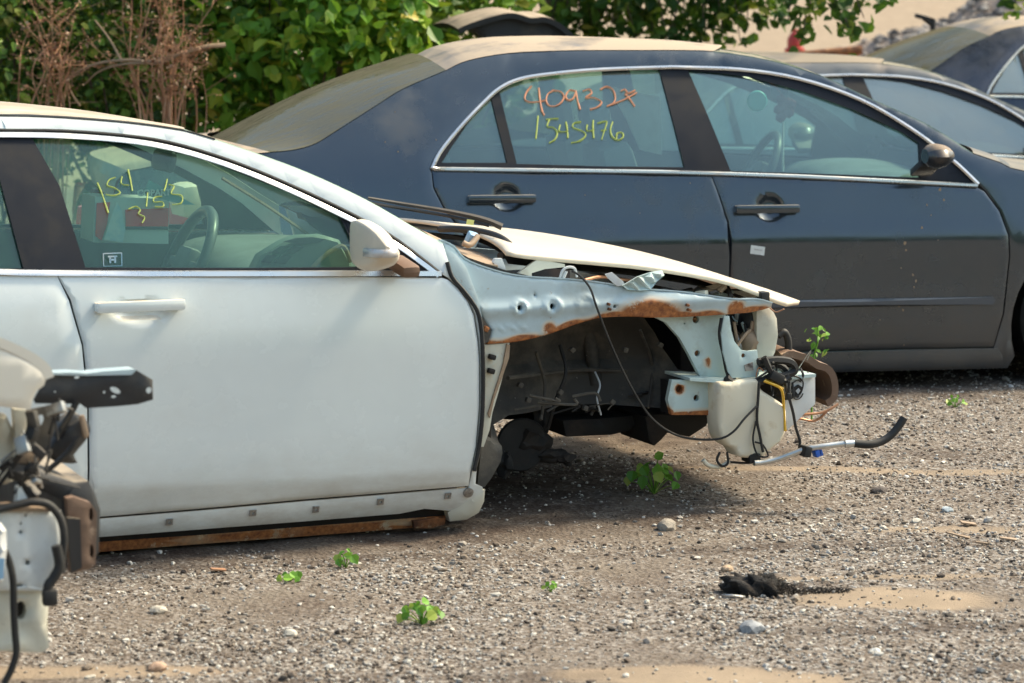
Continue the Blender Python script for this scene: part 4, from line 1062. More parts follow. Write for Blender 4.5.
# wheelhouse: deep dirty bowl
wh = K([(509, 341), (525, 339), (544, 334), (560, 329), (575, 323), (602, 316), (628, 315), (652, 316), (668, 324), (682, 340), (692, 356), (703, 377), (711, 378), (712, 416), (699, 415), (641, 417), (600, 419), (560, 425), (541, 427), (518, 434), (508, 446), (500, 462), (491, 478), (484, 487), (477, 486), (481, 447), (486, 440), (492, 415), (500, 388), (508, 360)], .12)
ccx, ccz = WF.loc(600, 385, .12)
def sfw(x, z):
    r = math.hypot((x-ccx)/.42, (z-ccz)/.26)
    d = max(0, 1-r**3.0)
    zf = WF.loc(600, 371, .3)[1]
    return .115+.33*d**.6*(1 if z > zf else .93)+.012*n2(x, z, 9, 3)*(d > .05)+.03*math.exp(-((x-ccx+.02)/.06)**2)*d+.02*math.sin(x*16)*d
panel('wheelhouse', wh, sfw, M['liner'], white, thick=.02, grid=.02, roll=.002, ang=50)
# strut and brake remains
tube('strut', [WF.P(596, 384, .44), WF.P(588, 330, .45)], .022, M['liner'], white, seg=12, sub=1)
tube('brake_line', [WF.P(595, 372, .38), WF.P(600, 385, .34), WF.P(597, 398, .33), WF.P(601, 415, .33)], .0032, M['plate'], white, seg=6)
arm = K([(563.5, 421), (600, 419), (638.6, 416), (637, 425), (630, 431), (612, 435), (590, 436), (567, 437)], .45); prism('crossmember', arm, .45, .75, M['dark'], white, .006)
arm = K([(646, 417), (660, 415), (712, 415), (707, 426), (690, 437), (668, 433), (662, 440), (655, 446), (650, 440)], .35); prism('tow_bracket', arm, .35, .6, M['dark'], white, .006)
V = []
for (px, py, k, r, sx, sz, sd_) in ((528, 450, .45, .062, 1.0, .8, 1), (514, 464, .5, .045, 1.2, .9, 2), (550, 466, .42, .038, 1.6, .5, 3), (566, 470, .4, .022, 1.2, .8, 4), (504, 474, .4, .035, .8, 1.2, 5), (538, 432, .5, .05, .7, 1.3, 6)):
    c = WF.P(px, py, k); v, f = icosa(r, 3); v = [(c[0]+q.x*sx*h_, c[1]+q.y*h_, c[2]+q.z*sz*h_) for q in v for h_ in (1+.55*noise.noise(q/r*1.6+Vector((sd_*7, 0, 0))),)]; V.append((v, f))
V = [([(a, b_, c_+.035) for a, b_, c_ in v], f) for v, f in V]
v, f = merge(V); mk('wheel_hub', v, f, M['dark'], white, ang=40)
lathe_y('brake_disc', [(.0, 0), (.08, 0), (.085, .008), (.08, .02), (0, .02)], WF.P(522, 445, .4), M['dark'], white, 28)
tube('wheelhouse_seam', [WF.P(508, 378, .24), WF.P(540, 374, .34), (WF.P(580, 370, .40)), WF.P(630, 371, .40), WF.P(670, 374, .32), WF.P(702, 378, .18)], .007, M['seam'], white, seg=6)
tube('wheelhouse_seam', [WF.P(536, 352, .30), WF.P(545, 385, .34), WF.P(541, 420, .28)], .005, M['seam'], white, seg=6)
tube('wheelhouse_seam', [WF.P(640, 330, .28), WF.P(652, 365, .36), WF.P(648, 408, .3)], .005, M['seam'], white, seg=6)
tube('brake_hose', [WF.P(560, 345, .36), WF.P(566, 372, .32), WF.P(556, 400, .33), WF.P(548, 428, .36)], .006, M['rubber'], white, seg=7)
for px, py in ((520, 385), (528, 400), (572, 350), (560, 392), (625, 350), (668, 396), (660, 345), (690, 404), (612, 402), (585, 408)):
    V, F = boxg(WF.P(px, py, .25), (.016, .02, .016), (0, random.random(), 0), .004); mk('wheelhouse_bolt', V, F, M['seam'], white)
# far wheelhouse, firewall, engine: dark volumes in the bay
Wd = WF.W
box('firewall', (1.18, Wd/2, .48), (.04, Wd-.30, .50), M['dark'], white)
V = [boxg((1.62, Wd/2, .42), (.42, .62, .38), (0, .05, 0), .03), boxg((1.6, Wd/2, .60), (.5, .4, .10), (0, .06, .2), .03), boxg((2.0, Wd/2, .42), (.05, .85, .36), (0, 0, 0), .01)]
v, f = merge(V); mk('engine', v, f, M['dark'], white, ang=45)
panel('fender_apron', ap, sfa, M['primer'], white, thick=.02, grid=.05, roll=.003, W=Wd)
panel('wheelhouse', wh, sfw, M['liner'], white, thick=.02, grid=.05, roll=.002, W=Wd)
# light front strut panel
fp = K([(652, 316), (728, 314), (731, 340), (734, 378), (703, 378), (691, 355), (681, 338), (667, 323)], .13)
h1 = [disc(*WF.loc(699.5, 354, .13), .010, 12), disc(*WF.loc(698, 320, .13), .012, 10), disc(*WF.loc(686, 324, .13), .003, 8)]
panel('front_apron', fp, lambda x, z: .125+.02*math.sin((x-1.7)*6), M['primer2'], white, thick=.02, holes=h1, grid=.02, roll=.003, attr=lambda x, z: .9*max(0, 1-math.hypot(x-WF.loc(709, 363, .13)[0], z-WF.loc(709, 363, .13)[1])/.022))
prism('apron_backing', K([(680, 318), (725, 318), (725, 375), (700, 372)], .16), .16, .17, M['rust'], white, 0)
lowp = K([(672, 380), (712, 381), (715, 396), (714, 416), (705, 415), (672, 415), (668, 400)], .12)
h2 = [disc(*WF.loc(679.5, 389, .12), .012, 12), disc(*WF.loc(696.5, 398, .12), .010, 12)]
panel('rail_end_plate', lowp, lambda x, z: .118, M['primer2'], white, thick=.02, holes=h2, roll=.003, grid=.02, attr=lambda x, z: max(.75*max(0, 1-math.hypot(x-WF.loc(679.5, 389, .12)[0], z-WF.loc(679.5, 389, .12)[1])/.03), .8*max(0, 1-(z-WF.loc(690, 415, .12)[1])/.02)))
prism('plate_backing', K([(674, 383), (710, 383), (710, 412), (674, 412)], .14), .145, .155, M['rust'], white, 0)
sh = K([(690, 378), (735, 380), (800, 375), (816, 374), (816, 377), (770, 382), (735, 384), (690, 381)], .08); prism('ledge', sh, .08, .26, M['primer2'], white, .001)
prism('frame_rail', K([(672, 382), (800, 378), (806, 410), (672, 415)], .2), .2, .28, M['dark'], white, .004)
# headlamp bracket
hb = K([(724, 316), (729, 316), (731, 330), (734, 341), (741, 350), (748, 351), (757, 350), (759, 373), (757, 377), (732, 378), (728, 372), (723, 352), (721, 333)], .09)
h3 = [disc(*WF.loc(743, 355.5, .09), .007, 10)]
hbo = panel('headlamp_bracket', hb, lambda x, z: .085, M['primer2'], white, thick=.012, holes=h3, roll=.003, grid=.02)
prism('bracket_screw', [p for p in disc(*WF.loc(742.5, 355.5, .09), .010, 10)], .095, .10, M['rust'], hbo, 0)
prism('bracket_recess', K([(744, 365), (752, 362), (753, 370), (745, 371)], .085), .080, .086, M['steel'], hbo, .001)
tube('bracket_shadow_edge', [WF.P(722, 318, .10), WF.P(720, 335, .10), WF.P(724, 355, .10), WF.P(728, 374, .10), WF.P(736, 381, .10)], .007, M['rubber'], white, seg=6)
# radiator support upright and inner bits
ru = K([(756, 308), (770, 306), (775, 318), (777.5, 335), (776.5, 352), (773, 359), (758, 360), (757, 340)], .14)
panel('radiator_support', ru, lambda x, z: .135+.01*math.sin(z*30), M['cream'], white, thick=.05, roll=.004, grid=.03)
box('radiator_support', (2.08, Wd/2, .585), (.05, Wd-.45, .06), M['cream'], white, bev=.008)
box('radiator', (2.15, Wd/2, .40), (.04, Wd-.70, .36), M['dark'], white)
V = [tube(None, [WF.P(734, 322, .16), WF.P(738, 345, .15)], .005, None, seg=6, sub=1), tube(None, [WF.P(735, 349, .13), WF.P(744, 336, .14), WF.P(750, 330, .15)], .005, None, seg=6)]
v, f = merge(V); mk('support_stay', v, f, M['tanpl'], white)
V, F = icosa(.04); c = WF.P(750, 341, .17); V = [Vector((v.x*.9, v.y*.8, v.z*1.1))*(1+.3*noise.noise(v*60))+Vector(c) for v in V]; mk('crumpled_duct', V, F, M['tanpl'], white)
V, F = icosa(.045); c = WF.P(750, 322, .2); V = [Vector((v.x*.8, v.y, v.z*1.4))*(1+.3*noise.noise(v*50))+Vector(c) for v in V]; mk('lamp_motor', V, F, M['blackpl'], white)
prism('bay_side', K([(726, 314), (758, 312), (758, 352), (730, 350)], .22), .24, .25, M['dark'], white, 0)
P = [WF.P(778, 336, .22), WF.P(784, 332, .22), WF.P(788, 340, .22), WF.P(788, 353, .22), WF.P(785, 360, .22)]; tube('intake_hose', P, .012, M['rubber'], white, seg=8)
tube('torn_wire', [WF.P(770, 308, .12), WF.P(776, 312, .1), WF.P(784, 309, .08)], .0025, M['copper'], white, seg=5)
# washer tank
tk = K([(713, 386), (719, 383), (738, 381.5), (754, 380), (758, 388), (762, 392), (774, 399), (784, 407), (785.5, 420), (784.5, 431), (779, 440), (771, 446), (760, 454), (748, 455), (736, 454), (731, 447), (723, 443), (716, 435), (713.5, 420), (713, 405)], .06)
def sft(x, z):
    return .050+.010*math.cos((x-1.98)*26)*0+.006*n2(x, z, 8, 1)+.010*math.exp(-((x-WF.loc(756, 420, .06)[0])/.008)**2)*(1 if z < WF.loc(756, 425, .06)[1] else .2)
tcx = sum(p[0] for p in tk)/len(tk); tcz = sum(p[1] for p in tk)/len(tk); txr = max(p[0] for p in tk); tk = [(txr+(x-txr)*.95, tcz+(z-tcz)*1.05-.003) for x, z in tk]
tko = panel('washer_tank', catmull(tk, 3, closed=True), sft, M['tank'], white, thick=.07, roll=.008, grid=.012, ang=60)
# headlamp-side white plate with round emblem mark
gp = K([(786, 379), (792, 375), (815, 374.5), (815, 404), (806, 412), (797, 421), (787, 430), (785, 410)], .10)
panel('side_plate', gp, lambda x, z: .095, M['plate'], white, thick=.02, roll=.004, grid=.03)
z6 = lambda pts: zm(660, 330, 3.938, pts)
cm = WF.loc(797.5, 390, .09)
rg_ = [(cm[0]+.022*math.cos(a), .091, cm[1]+.030*math.sin(a)) for a in np.linspace(.9, 2*PI-.4, 12)]
mko = tube('emblem_ring', rg_, .0018, M['rubber'], white, seg=5, sub=1)
bl_ = K(z6([(522, 245), (530, 225), (545, 215), (560, 225), (555, 245), (545, 268), (535, 265), (528, 255)]), .09)
bo = prism('emblem_mark', bl_, .0895, .094, M['rubber'], white, 0)
wl_ = K(z6([(533, 240), (545, 228), (552, 238), (543, 252)]), .09); prism('emblem_eye', wl_, .0880, .0893, M['plate'], white, 0)
# bumper beam: dented, rusty tan, seen at its end
bt = [(787, 360), (795, 358), (808, 361), (822, 366), (831, 372), (834.5, 382), (834, 394), (829, 399.5)]
prof = catmull(K(bt, .16), 3)
rows = [[(x+.02*n2(x, y, 8, 2)+.04*math.sin(PI*(y-.12)/(Wd-.24))-.02, y, z+.012*n2(x*3, y, 9, 5)) for y in np.linspace(.16, Wd-.16, 40)] for x, z in prof]
bb = loft('bumper_beam', rows, M['rubt'], white, thick=.022, ang=50)
box('bumper_absorber', (2.22, Wd/2, .40), (.10, Wd-.5, .12), M['dark'], white, bev=.01)
# white pipe and hose reaching forward
ph = tube('coolant_pipe', [WF.P(754, 463, .05), WF.P(764, 462, .05), WF.P(778, 459, .04), WF.P(792, 454, .02), WF.P(806, 449, .0), WF.P(822, 446.5, -.02), WF.P(838, 444.5, -.03), WF.P(857, 443, -.05)], .0092, M['silver'], white, seg=10)
tube('rubber_hose', [WF.P(854, 443.5, -.05), WF.P(868, 444.5, -.06), WF.P(880, 442, -.06), WF.P(890, 436, -.06), WF.P(898, 427, -.06), WF.P(904, 418, -.06)], .0125, M['rubber'], ph, seg=12)
tube('hose_clamp', [WF.P(845, 444, -.045), WF.P(856, 443.3, -.05)], .0118, M['silver'], ph, seg=12, sub=1)
V = [boxg(WF.P(805, 451, .0), (.024, .05, .034), (0, .2, 0), .006)]; v, f = merge(V); cl = mk('pipe_clip', v, f, M['rubber'], ph)
V = [boxg(WF.P(816, 453, -.005), (.016, .03, .024), (0, -.3, 0), .005), boxg(WF.P(820, 451, -.005), (.008, .02, .03), (0, -.3, 0), .003)]; v, f = merge(V); mk('blue_connector', v, f, M['bluepl'], ph)
tube('copper_line', [WF.P(785, 431, .12), WF.P(792, 422, .12), WF.P(802, 415, .12), WF.P(820, 413, .11), WF.P(830, 409, .1), WF.P(838, 404, .1)], .0042, M['copper'], white, seg=7)
tube('copper_line', [WF.P(787, 427, .15), WF.P(798, 419, .15), WF.P(812, 421, .14), WF.P(820, 418, .13), WF.P(827, 411, .12)], .0040, M['copper'], white, seg=7)
tube('drain_pipe', [WF.P(703, 460, .08), WF.P(708, 465, .08), WF.P(717, 467, .08), WF.P(724, 465, .08), WF.P(729, 461, .08)], .007, M['tank'], white, seg=8)
tube('drain_pipe', [WF.P(729, 462, .08), WF.P(745, 463, .08), WF.P(757, 462, .07)], .004, M['rubber'], white, seg=6)
box('washer_pump', WF.P(751, 457, .08), (.04, .06, .03), M['rubber'], white, bev=.006)
def wire(name, pts, r=.0032, k=.04, m='rubber'):
    kk = k if isinstance(k, list) else [k]*len(pts)
    return tube(name, [WF.P(p[0], p[1], q) for p, q in zip(pts, kk)], r, M[m], white, seg=6)
wire('long_wire', [(572, 271), (580, 276), (590, 288), (597, 308), (610, 342), (628, 381), (648, 414), (668, 431), (690, 438.5), (718, 439), (733, 432), (745, 418), (757, 406)], .0036, [.10, .08, .07, .06, .06, .06, .06, .06, .06, .04, .03, .03, .035])
wire('harness', [(759, 383), (758, 400), (757, 420), (760, 436), (763, 452)], .0045)
wire('harness', [(756, 421), (753, 440), (758, 455), (768, 456), (763, 445), (755, 442)], .003)
wire('harness', [(789, 381), (789, 396), (793, 412), (796, 428), (800, 442), (797, 454), (790, 455)], .0048, .03)
wire('harness', [(785, 378), (795, 376), (803, 382), (800, 394), (790, 398)], .0025, .08)
wire('harness', [(720, 452), (717, 460), (722, 466), (728, 463), (727, 452)], .004, .07)
# thick convoluted harness on the ledge
wire('loom', [(726, 378), (735, 384), (750, 385), (762, 381), (772, 376), (782, 376), (792, 373), (795, 368), (790, 362), (778, 360), (765, 361), (758, 362)], .0125, .07)
wire('loom', [(764, 357), (768, 366), (773, 374), (784, 381), (790, 377)], .010, .05)
wire('loom', [(758, 366), (768, 364), (780, 366), (786, 371)], .012, .09)
for px, py in ((789, 395), (788, 397)): pass
V = [boxg(WF.P(788.5, 396, .03), (.018, .018, .02), (0, 0, 0), .004), boxg(WF.P(776, 377, .05), (.05, .03, .03), (0, .5, 0), .006)]; v, f = merge(V); mk('wire_connector', v, f, M['rubber'], white)
tube('yellow_strap', [WF.P(764, 381, .045), WF.P(772, 384, .04), WF.P(780, 388, .04), WF.P(783, 396, .045), WF.P(784, 414, .05), WF.P(785, 431, .05)], .0042, M['yellow'], white, seg=6)
tube('yellow_strap', [WF.P(765, 380, .06), WF.P(776, 385, .06), WF.P(783, 389, .06)], .0050, M['yellow'], white, seg=6)

# hood
ne = K([(503, 253), (520, 256), (560, 260), (600, 263.5), (640, 267.5), (700, 277), (740, 287), (775, 297), (797, 300)], .22)
ne = catmull(ne, 4); x0h, x1h = ne[0][0], ne[-1][0]
nn_ = 24; rows = []
nx_ = np.array([p[0] for p in ne]); nz_ = np.array([p[1] for p in ne])
for i in range(31):
    u = i/30; row = []
    for k in range(nn_+1):
        v = .5-.5*math.cos(PI*k/nn_); q = 2*v-1
        xr = x0h-.02-.20*(1-q*q)*-1*-1*.0-.02+.14*0
        xr = x0h+.0+.08*(1-q*q)            # rear edge dips forward in the middle
        xf = x1h+.15-.20*abs(q)**4
        x = xr+(xf-xr)*u; z = float(np.interp(x, nx_, nz_))
        row.append((x, .20+1.38*v, z+(.034-.026*u**4)*(1-abs(q)**2.4)-.006*abs(q)**8-.22*max(0, x-x1h)-.018*max(0, u-.8)/.2))
    rows.append(row)
hd = loft('hood', rows, M['hoodpaint'], white, ang=60)
sm = hd.modifiers.new('s', 'SOLIDIFY'); sm.thickness = .013; sm.offset = -1
rows2 = [[(p[0], .26+(p[1]-.20)*(1.26/1.38), p[2]-.024) for p in r] for r in rows[1:-2]]
hi = loft('hood_inner', rows2, M['dark'], hd, ang=60)
# hinge, struts and torn bits under the hood edge
hg = K([(512, 273), (533, 258), (560, 263), (560, 266), (540, 268), (527, 272), (527, 278)], .24); panel('hood_hinge', hg, lambda x, z: .20, M['cream'], white, thick=.012, roll=.002, grid=.03)
hg = K([(493, 258), (500, 258), (504, 269), (496, 268), (491, 262)], .17); panel('hinge_plate', hg, lambda x, z: .15, M['plate'], white, thick=.015, roll=.002)
V = [tube(None, [WF.P(560, 278, .12), WF.P(563, 270, .12), WF.P(569, 267, .12), WF.P(575, 269, .12), WF.P(577, 277, .12)], .004, None, seg=6), tube(None, [WF.P(563, 278, .12), WF.P(566, 271, .12)], .006, None, seg=6, sub=1)]
v, f = merge(V); mk('wire_clip', v, f, M['plate'], white)
tg_ = K([(604, 274), (611, 272), (622, 281), (624, 285), (616, 286), (607, 278)], .10); panel('torn_tag', tg_, lambda x, z: .09, M['plate'], white, thick=.004, roll=.001)
cr = K([(620, 285), (635, 276), (650, 272), (661, 270), (663, 275), (655, 281), (648, 289), (636, 290), (625, 289)], .10)
panel('crumpled_bracket', cr, lambda x, z: .085+.012*math.sin((x+z)*160)*.5, M['primer2'], white, thick=.006, grid=.008, roll=.001, attr=lambda x, z: 0, ang=25)
tube('hood_prop', [WF.P(726, 283, .3), WF.P(731, 297, .2)], .008, M['rubber'], white, sub=1)
box('hood_bumper', WF.P(763, 297, .2), (.03, .04, .035), M['rubber'], white, bev=.006)
prism('bay_bar', K([(728, 291), (762, 291), (762, 297), (730, 298)], .35), .35, .42, M['cream'], white, .004)
tube('hood_latch_wire', [WF.P(585, 280, .14), WF.P(600, 277, .2), WF.P(618, 279, .25), (WF.P(640, 282, .2))], .005, M['copper'], white, seg=6)
rc = random.Random(21)
cl_m = ['rubber', 'steel', 'blackpl', 'tanpl', 'primer2', 'dark', 'cream', 'rubber']
for i in range(34):
    px = rc.uniform(560, 722); py = 286-(px-560)*-.055+rc.uniform(-3, 3); k = rc.uniform(.22, .6); c = WF.P(px, py, k); mm = M[rc.choice(cl_m)]
    if i % 3 == 0:
        tube('bay_hose', [c, (c[0]+rc.uniform(-.08, .08), c[1]+rc.uniform(-.03, .08), c[2]+rc.uniform(-.01, .02)), (c[0]+rc.uniform(-.15, .15), c[1]+rc.uniform(0, .15), c[2]-rc.uniform(.0, .05))], rc.uniform(.004, .011), mm, white, seg=7)
    else:
        box('bay_bracket', (c[0], c[1], c[2]-.01), (rc.uniform(.02, .07), rc.uniform(.02, .08), rc.uniform(.01, .035)), mm, white, rot=(rc.uniform(-.5, .5), rc.uniform(-.5, .5), rc.uniform(-1, 1)), bev=.003)
for i in range(16):
    px = rc.uniform(733, 757); py = rc.uniform(318, 350); c = WF.P(px, py, rc.uniform(.15, .22)); mm = M[rc.choice(cl_m)]
    tube('pocket_wire', [c, (c[0]+rc.uniform(-.03, .03), c[1]+rc.uniform(-.02, .03), c[2]+rc.uniform(-.05, .05)), (c[0]+rc.uniform(-.04, .04), c[1]+rc.uniform(0, .06), c[2]+rc.uniform(-.07, .07))], rc.uniform(.002, .006), mm, white, seg=6)
for i in range(12):
    px = rc.uniform(760, 812); py = rc.uniform(358, 398); c = WF.P(px, py, rc.uniform(.05, .14)); mm = M[rc.choice(['rubber', 'rubber', 'blackpl', 'steel', 'copper'])]
    tube('nose_wire', [c, (c[0]+rc.uniform(-.05, .05), c[1]+rc.uniform(-.02, .03), c[2]+rc.uniform(-.05, .03)), (c[0]+rc.uniform(-.08, .05), c[1]+rc.uniform(0, .04), c[2]-rc.uniform(.02, .11))], rc.uniform(.0015, .0045), mm, white, seg=6)
for i in range(10):
    px = rc.uniform(515, 690); py = rc.uniform(395, 418); c = WF.P(px, py, rc.uniform(.18, .36)); mm = M[rc.choice(['liner', 'liner', 'dark', 'rubber'])]
    tube('line_clip', [c, (c[0]+rc.uniform(-.05, .05), c[1], c[2]+rc.uniform(-.02, .03)), (c[0]+rc.uniform(-.12, .12), c[1]+.02, c[2]+rc.uniform(-.02, .02))], rc.uniform(.002, .006), mm, white, seg=6)
# cowl: dusty tan strip, plenum and dark bowl
cw = [WF.P(446, 243, .14), WF.P(470, 256, .16), WF.P(492, 266, .17), WF.P(500, 268, .17)]
rows = []
for k in range(15):
    y = .14+(Wd-.28)*k/14; b_ = .14*(1-(2*k/14-1)**2)
    rows.append([(1.045+b_, y, .880), (1.10+b_, y, .868), (1.16+b_, y, .845), (1.22+b_, y, .818), (1.27+b_, y, .800), (1.275+b_, y, .76)])
rows = []
for k in range(15):
    y = .14+(Wd-.28)*k/14; b_ = .13*(1-(2*k/14-1)**2)
    a = w_apil[-1]; z0_ = a[1]+.006
    rows.append([(a[0]-.01+b_, y, z0_), (a[0]+.05+b_, y, z0_-.028), (a[0]+.055+b_, y, z0_-.045), (a[0]+.14+b_, y, z0_-.075), (a[0]+.20+b_, y, z0_-.085), (a[0]+.205+b_, y, z0_-.14)])
loft('cowl_panel', rows, M['tanpl'], white, ang=30, thick=.004)
prism('plenum', K([(452, 248), (470, 258), (505, 270), (530, 276), (530, 282), (480, 275), (462, 262)], .13), .14, 1.6, M['dark'], white, 0)
bw = K([(470, 233), (487, 236), (503, 241), (511, 249), (511, 256), (500, 261), (480, 256), (462, 250)], .45)
b2 = [WF.P(p[0], p[1], .55) for p in ((452, 229), (475, 230), (497, 235), (509, 242), (513, 249))]
tube('cowl_seal', [WF.P(440, 229, .8), WF.P(458, 229, .7), WF.P(478, 231, .6), WF.P(497, 236, .5), WF.P(508, 243, .42), WF.P(512, 249, .36), WF.P(509, 254, .30), WF.P(500, 256, .26)], .011, M['rubber'], white, seg=8)
V, F = boxg(WF.P(472, 239, .35), (.035, .035, .04), (.4, .3, 0), .008); mk('washer_nozzle', V, F, M['bluepl2'] if 'bluepl2' in M else M['primer'], white)
tube('wiper_linkage', [WF.P(463, 243, .3), WF.P(470, 245, .3), WF.P(478, 236, .32)], .009, M['tanpl'], white, seg=8)
# wipers
def wiper(pts, ks, lab=None):
    P = [WF.P(p[0], p[1], k) for p, k in zip(pts, ks)]
    o = tube('wiper_arm', P, .0085, M['blackpl'], white, seg=6, taper=(.55, 1.35))
    return o, P
o, P = wiper([(368, 198), (400, 203.5), (440, 210), (470, 216), (488, 221), (502, 227)], [.62, .60, .55, .5, .47, .45])
tube('wiper_blade', [(p[0]-.0, p[1]-.01, p[2]-.014) for p in P[:5]], .005, M['rubber'], o, seg=5)
yt = WF.K([(466, 219), (473, 220), (472, 225), (465, 224)], .49); prism('yellow_tag', yt, .478, .481, M['tagy'] if 'tagy' in M else M['lime'], o, 0)

#@@NEAR WRECK
NF = Frame(-1.0, 5.4, 22, 1.75, lambda x, z: .02)
near = NF.root('wrecked_car', 'stripped white car front with a black beam sticking out, cut off at the left edge', 'car')
KN = NF.K
za = lambda pts: zm(0, 335, 4.71, pts)
zb = lambda pts: zm(0, 460, 3.06, pts)
# body shell beyond the picture edge, same model as the white sedan
root_off = Vector((-2.25, 0, .20))
keep_names = ('body_side', 'door_frame', 'front_door', 'rear_door', 'front_door_window', 'rear_door_window', 'quarter_window', 'window_chrome', 'belt_chrome', 'door_inner', 'roof', 'windscreen', 'rear_window', 'boot_lid', 'rear_bumper', 'dashboard', 'underbody', 'firewall', 'fender_apron', 'tail_lamp', 'cowl_panel')
for c in [c for c in COL.objects if c.parent == white and c.name.split('.')[0] in keep_names]:
    d = c.copy(); COL.objects.link(d); d.parent = near; d.location = root_off
for x_, in ((-1.0,), (-3.65,)):
    for y_ in (.08, 1.48): wheel(near, x_, .29, y_, M['steel'], .29)
edge = catmull(KN(za([(0, 50), (60, 75), (150, 120), (205, 165), (222, 205)]), .05), 4)
hc = edge+KN(za([(210, 240), (175, 265), (155, 310), (148, 355), (60, 345), (0, 338)]), .05)
hc = [(edge[0][0]-.5, edge[0][1]+.05)]+hc+[(edge[0][0]-.5, hc[-1][1]+.03)]
panel('fender_corner', hc, lambda x, z: .05+.25*max(0, z-.80)**1.5, M['nearpaint'], near, thick=.03, roll=.006, grid=.03)
pe = [(edge[0][0]-.75, edge[0][1]+.085), (edge[0][0]-.5, edge[0][1]+.05)]+edge
rows = [[(x-.004-.03*(k/10)**2, .052+.19*k/10, z-.003-.045*(k/10)**2) for k in range(11)] for x, z in pe]
V, F = merge([boxg((-.75, .88, .46), (.8, .9, .36), (0, 0, 0), .05), boxg((-.62, .75, .55), (.35, .4, .2), (0, .1, .2), .04)]); mk('engine', V, F, M['dark'], near)
hn = loft('fender_top', rows, M['nearpaint'], near, thick=.02, ang=60)
# black channel sticking forward
bm_ = KN(za([(150, 300), (175, 255), (222, 182), (400, 186), (612, 182), (635, 162), (710, 206), (713, 300), (640, 322), (540, 332), (400, 341), (372, 320), (160, 318)]), .30)
def ell(c, rx, rz, n=14, tilt=0):
    x, z = c; out = []
    for i in range(n):
        a = 2*PI*i/n; u, v = rx*math.cos(a), rz*math.sin(a); out.append((x+u*math.cos(tilt)-v*math.sin(tilt), z+u*math.sin(tilt)+v*math.cos(tilt)))
    return out
pz = lambda p, k: NF.loc(*za([p])[0], k)
hb_ = [ell(pz((535, 256), .3), .013, .006, tilt=-.5), ell(pz((691, 255), .3), .0065, .0070), ell(pz((528, 286), .3), .006, .003), ell(pz((483, 265), .3), .003, .003, 8), ell(pz((356, 196), .3), .006, .003, 10), ell(pz((250, 262), .3), .002, .002, 8)]
zc = pz((400, 260), .3)[1]
bmo = panel('support_beam', bm_, lambda x, z: .28+.35*abs(z-zc)**1.1*.6+.004*n2(x, z, 20, 1), M['blackpl'], near, thick=.004, holes=hb_, grid=.015, roll=.001)
tp_ = KN(za([(215, 176), (330, 172), (400, 178), (480, 168), (625, 158), (634, 164), (612, 184), (400, 188), (222, 184)]), .29)
panel('beam_lip', tp_, lambda x, z: .275, M['primer'], bmo, thick=.05, roll=.002, grid=.02, attr=lambda x, z: 0)
bk = KN(za([(118, 350), (245, 322), (258, 360), (256, 420), (240, 470), (215, 520), (170, 535), (122, 535)]), .22)
panel('lamp_bracket', bk, lambda x, z: .2+.2*abs(x-bk[2][0])**1.0*.5, M['liner'], near, thick=.006, holes=[ell(pz((165, 480), .22), .003, .005), ell(pz((180, 400), .22), .008, .014, tilt=-.4)], grid=.02, roll=.001)
up_ = KN(za([(62, 348), (122, 352), (122, 440), (128, 540), (95, 600), (60, 600), (70, 470)]), .16); panel('radiator_support', up_, lambda x, z: .15, M['cream'], near, thick=.03, roll=.004, grid=.03)
lf = KN(za([(-60, 360), (20, 370), (62, 450), (70, 560), (60, 683), (20, 700), (-60, 700)]), .18); panel('lamp_housing', lf, lambda x, z: .17+.02*n2(x, z, 18, 2), M['cream'], near, thick=.03, roll=.006, grid=.02)
bit = KN(za([(95, 540), (150, 535), (200, 545), (195, 580), (160, 605), (90, 600)]), .15); panel('rusty_bracket', bit, lambda x, z: .14+.01*n2(x, z, 30, 2), M['tanpl'], near, thick=.02, roll=.003, grid=.015)
V, F = icosa(.04); 
hornp = KN(za([(210, 540), (250, 480), (290, 420), (345, 378), (385, 382), (412, 410), (418, 455), (385, 505), (340, 560), (358, 598), (300, 600), (250, 590)]), .3)
panel('horn', catmull(hornp, 2, closed=True), lambda x, z: .27+2.5*((x-sum(p[0] for p in hornp)/12)**2+(z-sum(p[1] for p in hornp)/12)**2), M['blackpl'], near, thick=.07, roll=.012, grid=.012, ang=60)
hp2 = NF.P(*za([(395, 430)])[0], .26); V, F = boxg(hp2, (.012, .012, .05), (0, -.2, 0), .004); mk('horn_terminal', V, F, M['tanpl'], near)
wn = lambda nm, pts, r, k, m='rubber': tube(nm, [NF.P(a, b, k) for a, b in pts], r, M[m], near, seg=8)
wn('brace', za([(362, 312), (335, 365), (300, 425), (262, 480)]), .0075, .27)
wn('brace', za([(372, 478), (330, 540), (270, 600), (200, 655), (150, 683)]), .006, .24)
# black bumper core and brown end plate
bc = KN(zb([(60, 10), (80, 8), (140, 40), (235, 75), (280, 72), (300, 110), (316, 160), (312, 290), (290, 325), (240, 330), (205, 300), (195, 130), (120, 90)]), .2)
prism('bumper_core', bc, .22, 1.4, M['blackpl'], near, .008)
pl = KN(zb([(203, 118), (225, 112), (275, 130), (295, 160), (290, 318), (270, 332), (215, 346), (210, 180)]), .17)
cz = lambda p, k: NF.loc(*zb([p])[0], k)
panel('bumper_end_plate', pl, lambda x, z: .16, M['rubt'], near, thick=.03, holes=[ell(cz((277, 165), .17), .0045, .014), ell(cz((279, 278), .17), .0045, .014)], roll=.004, grid=.02)
sd2 = KN(zb([(205, 175), (245, 180), (250, 330), (218, 345)]), .155); panel('plate_shade_side', sd2, lambda x, z: .150, M['blackpl'], near, thick=.01, roll=.003, grid=.03)
wp = KN(zb([(-40, 155), (100, 150), (188, 156), (196, 290), (192, 345), (150, 402), (-40, 402)]), .10)
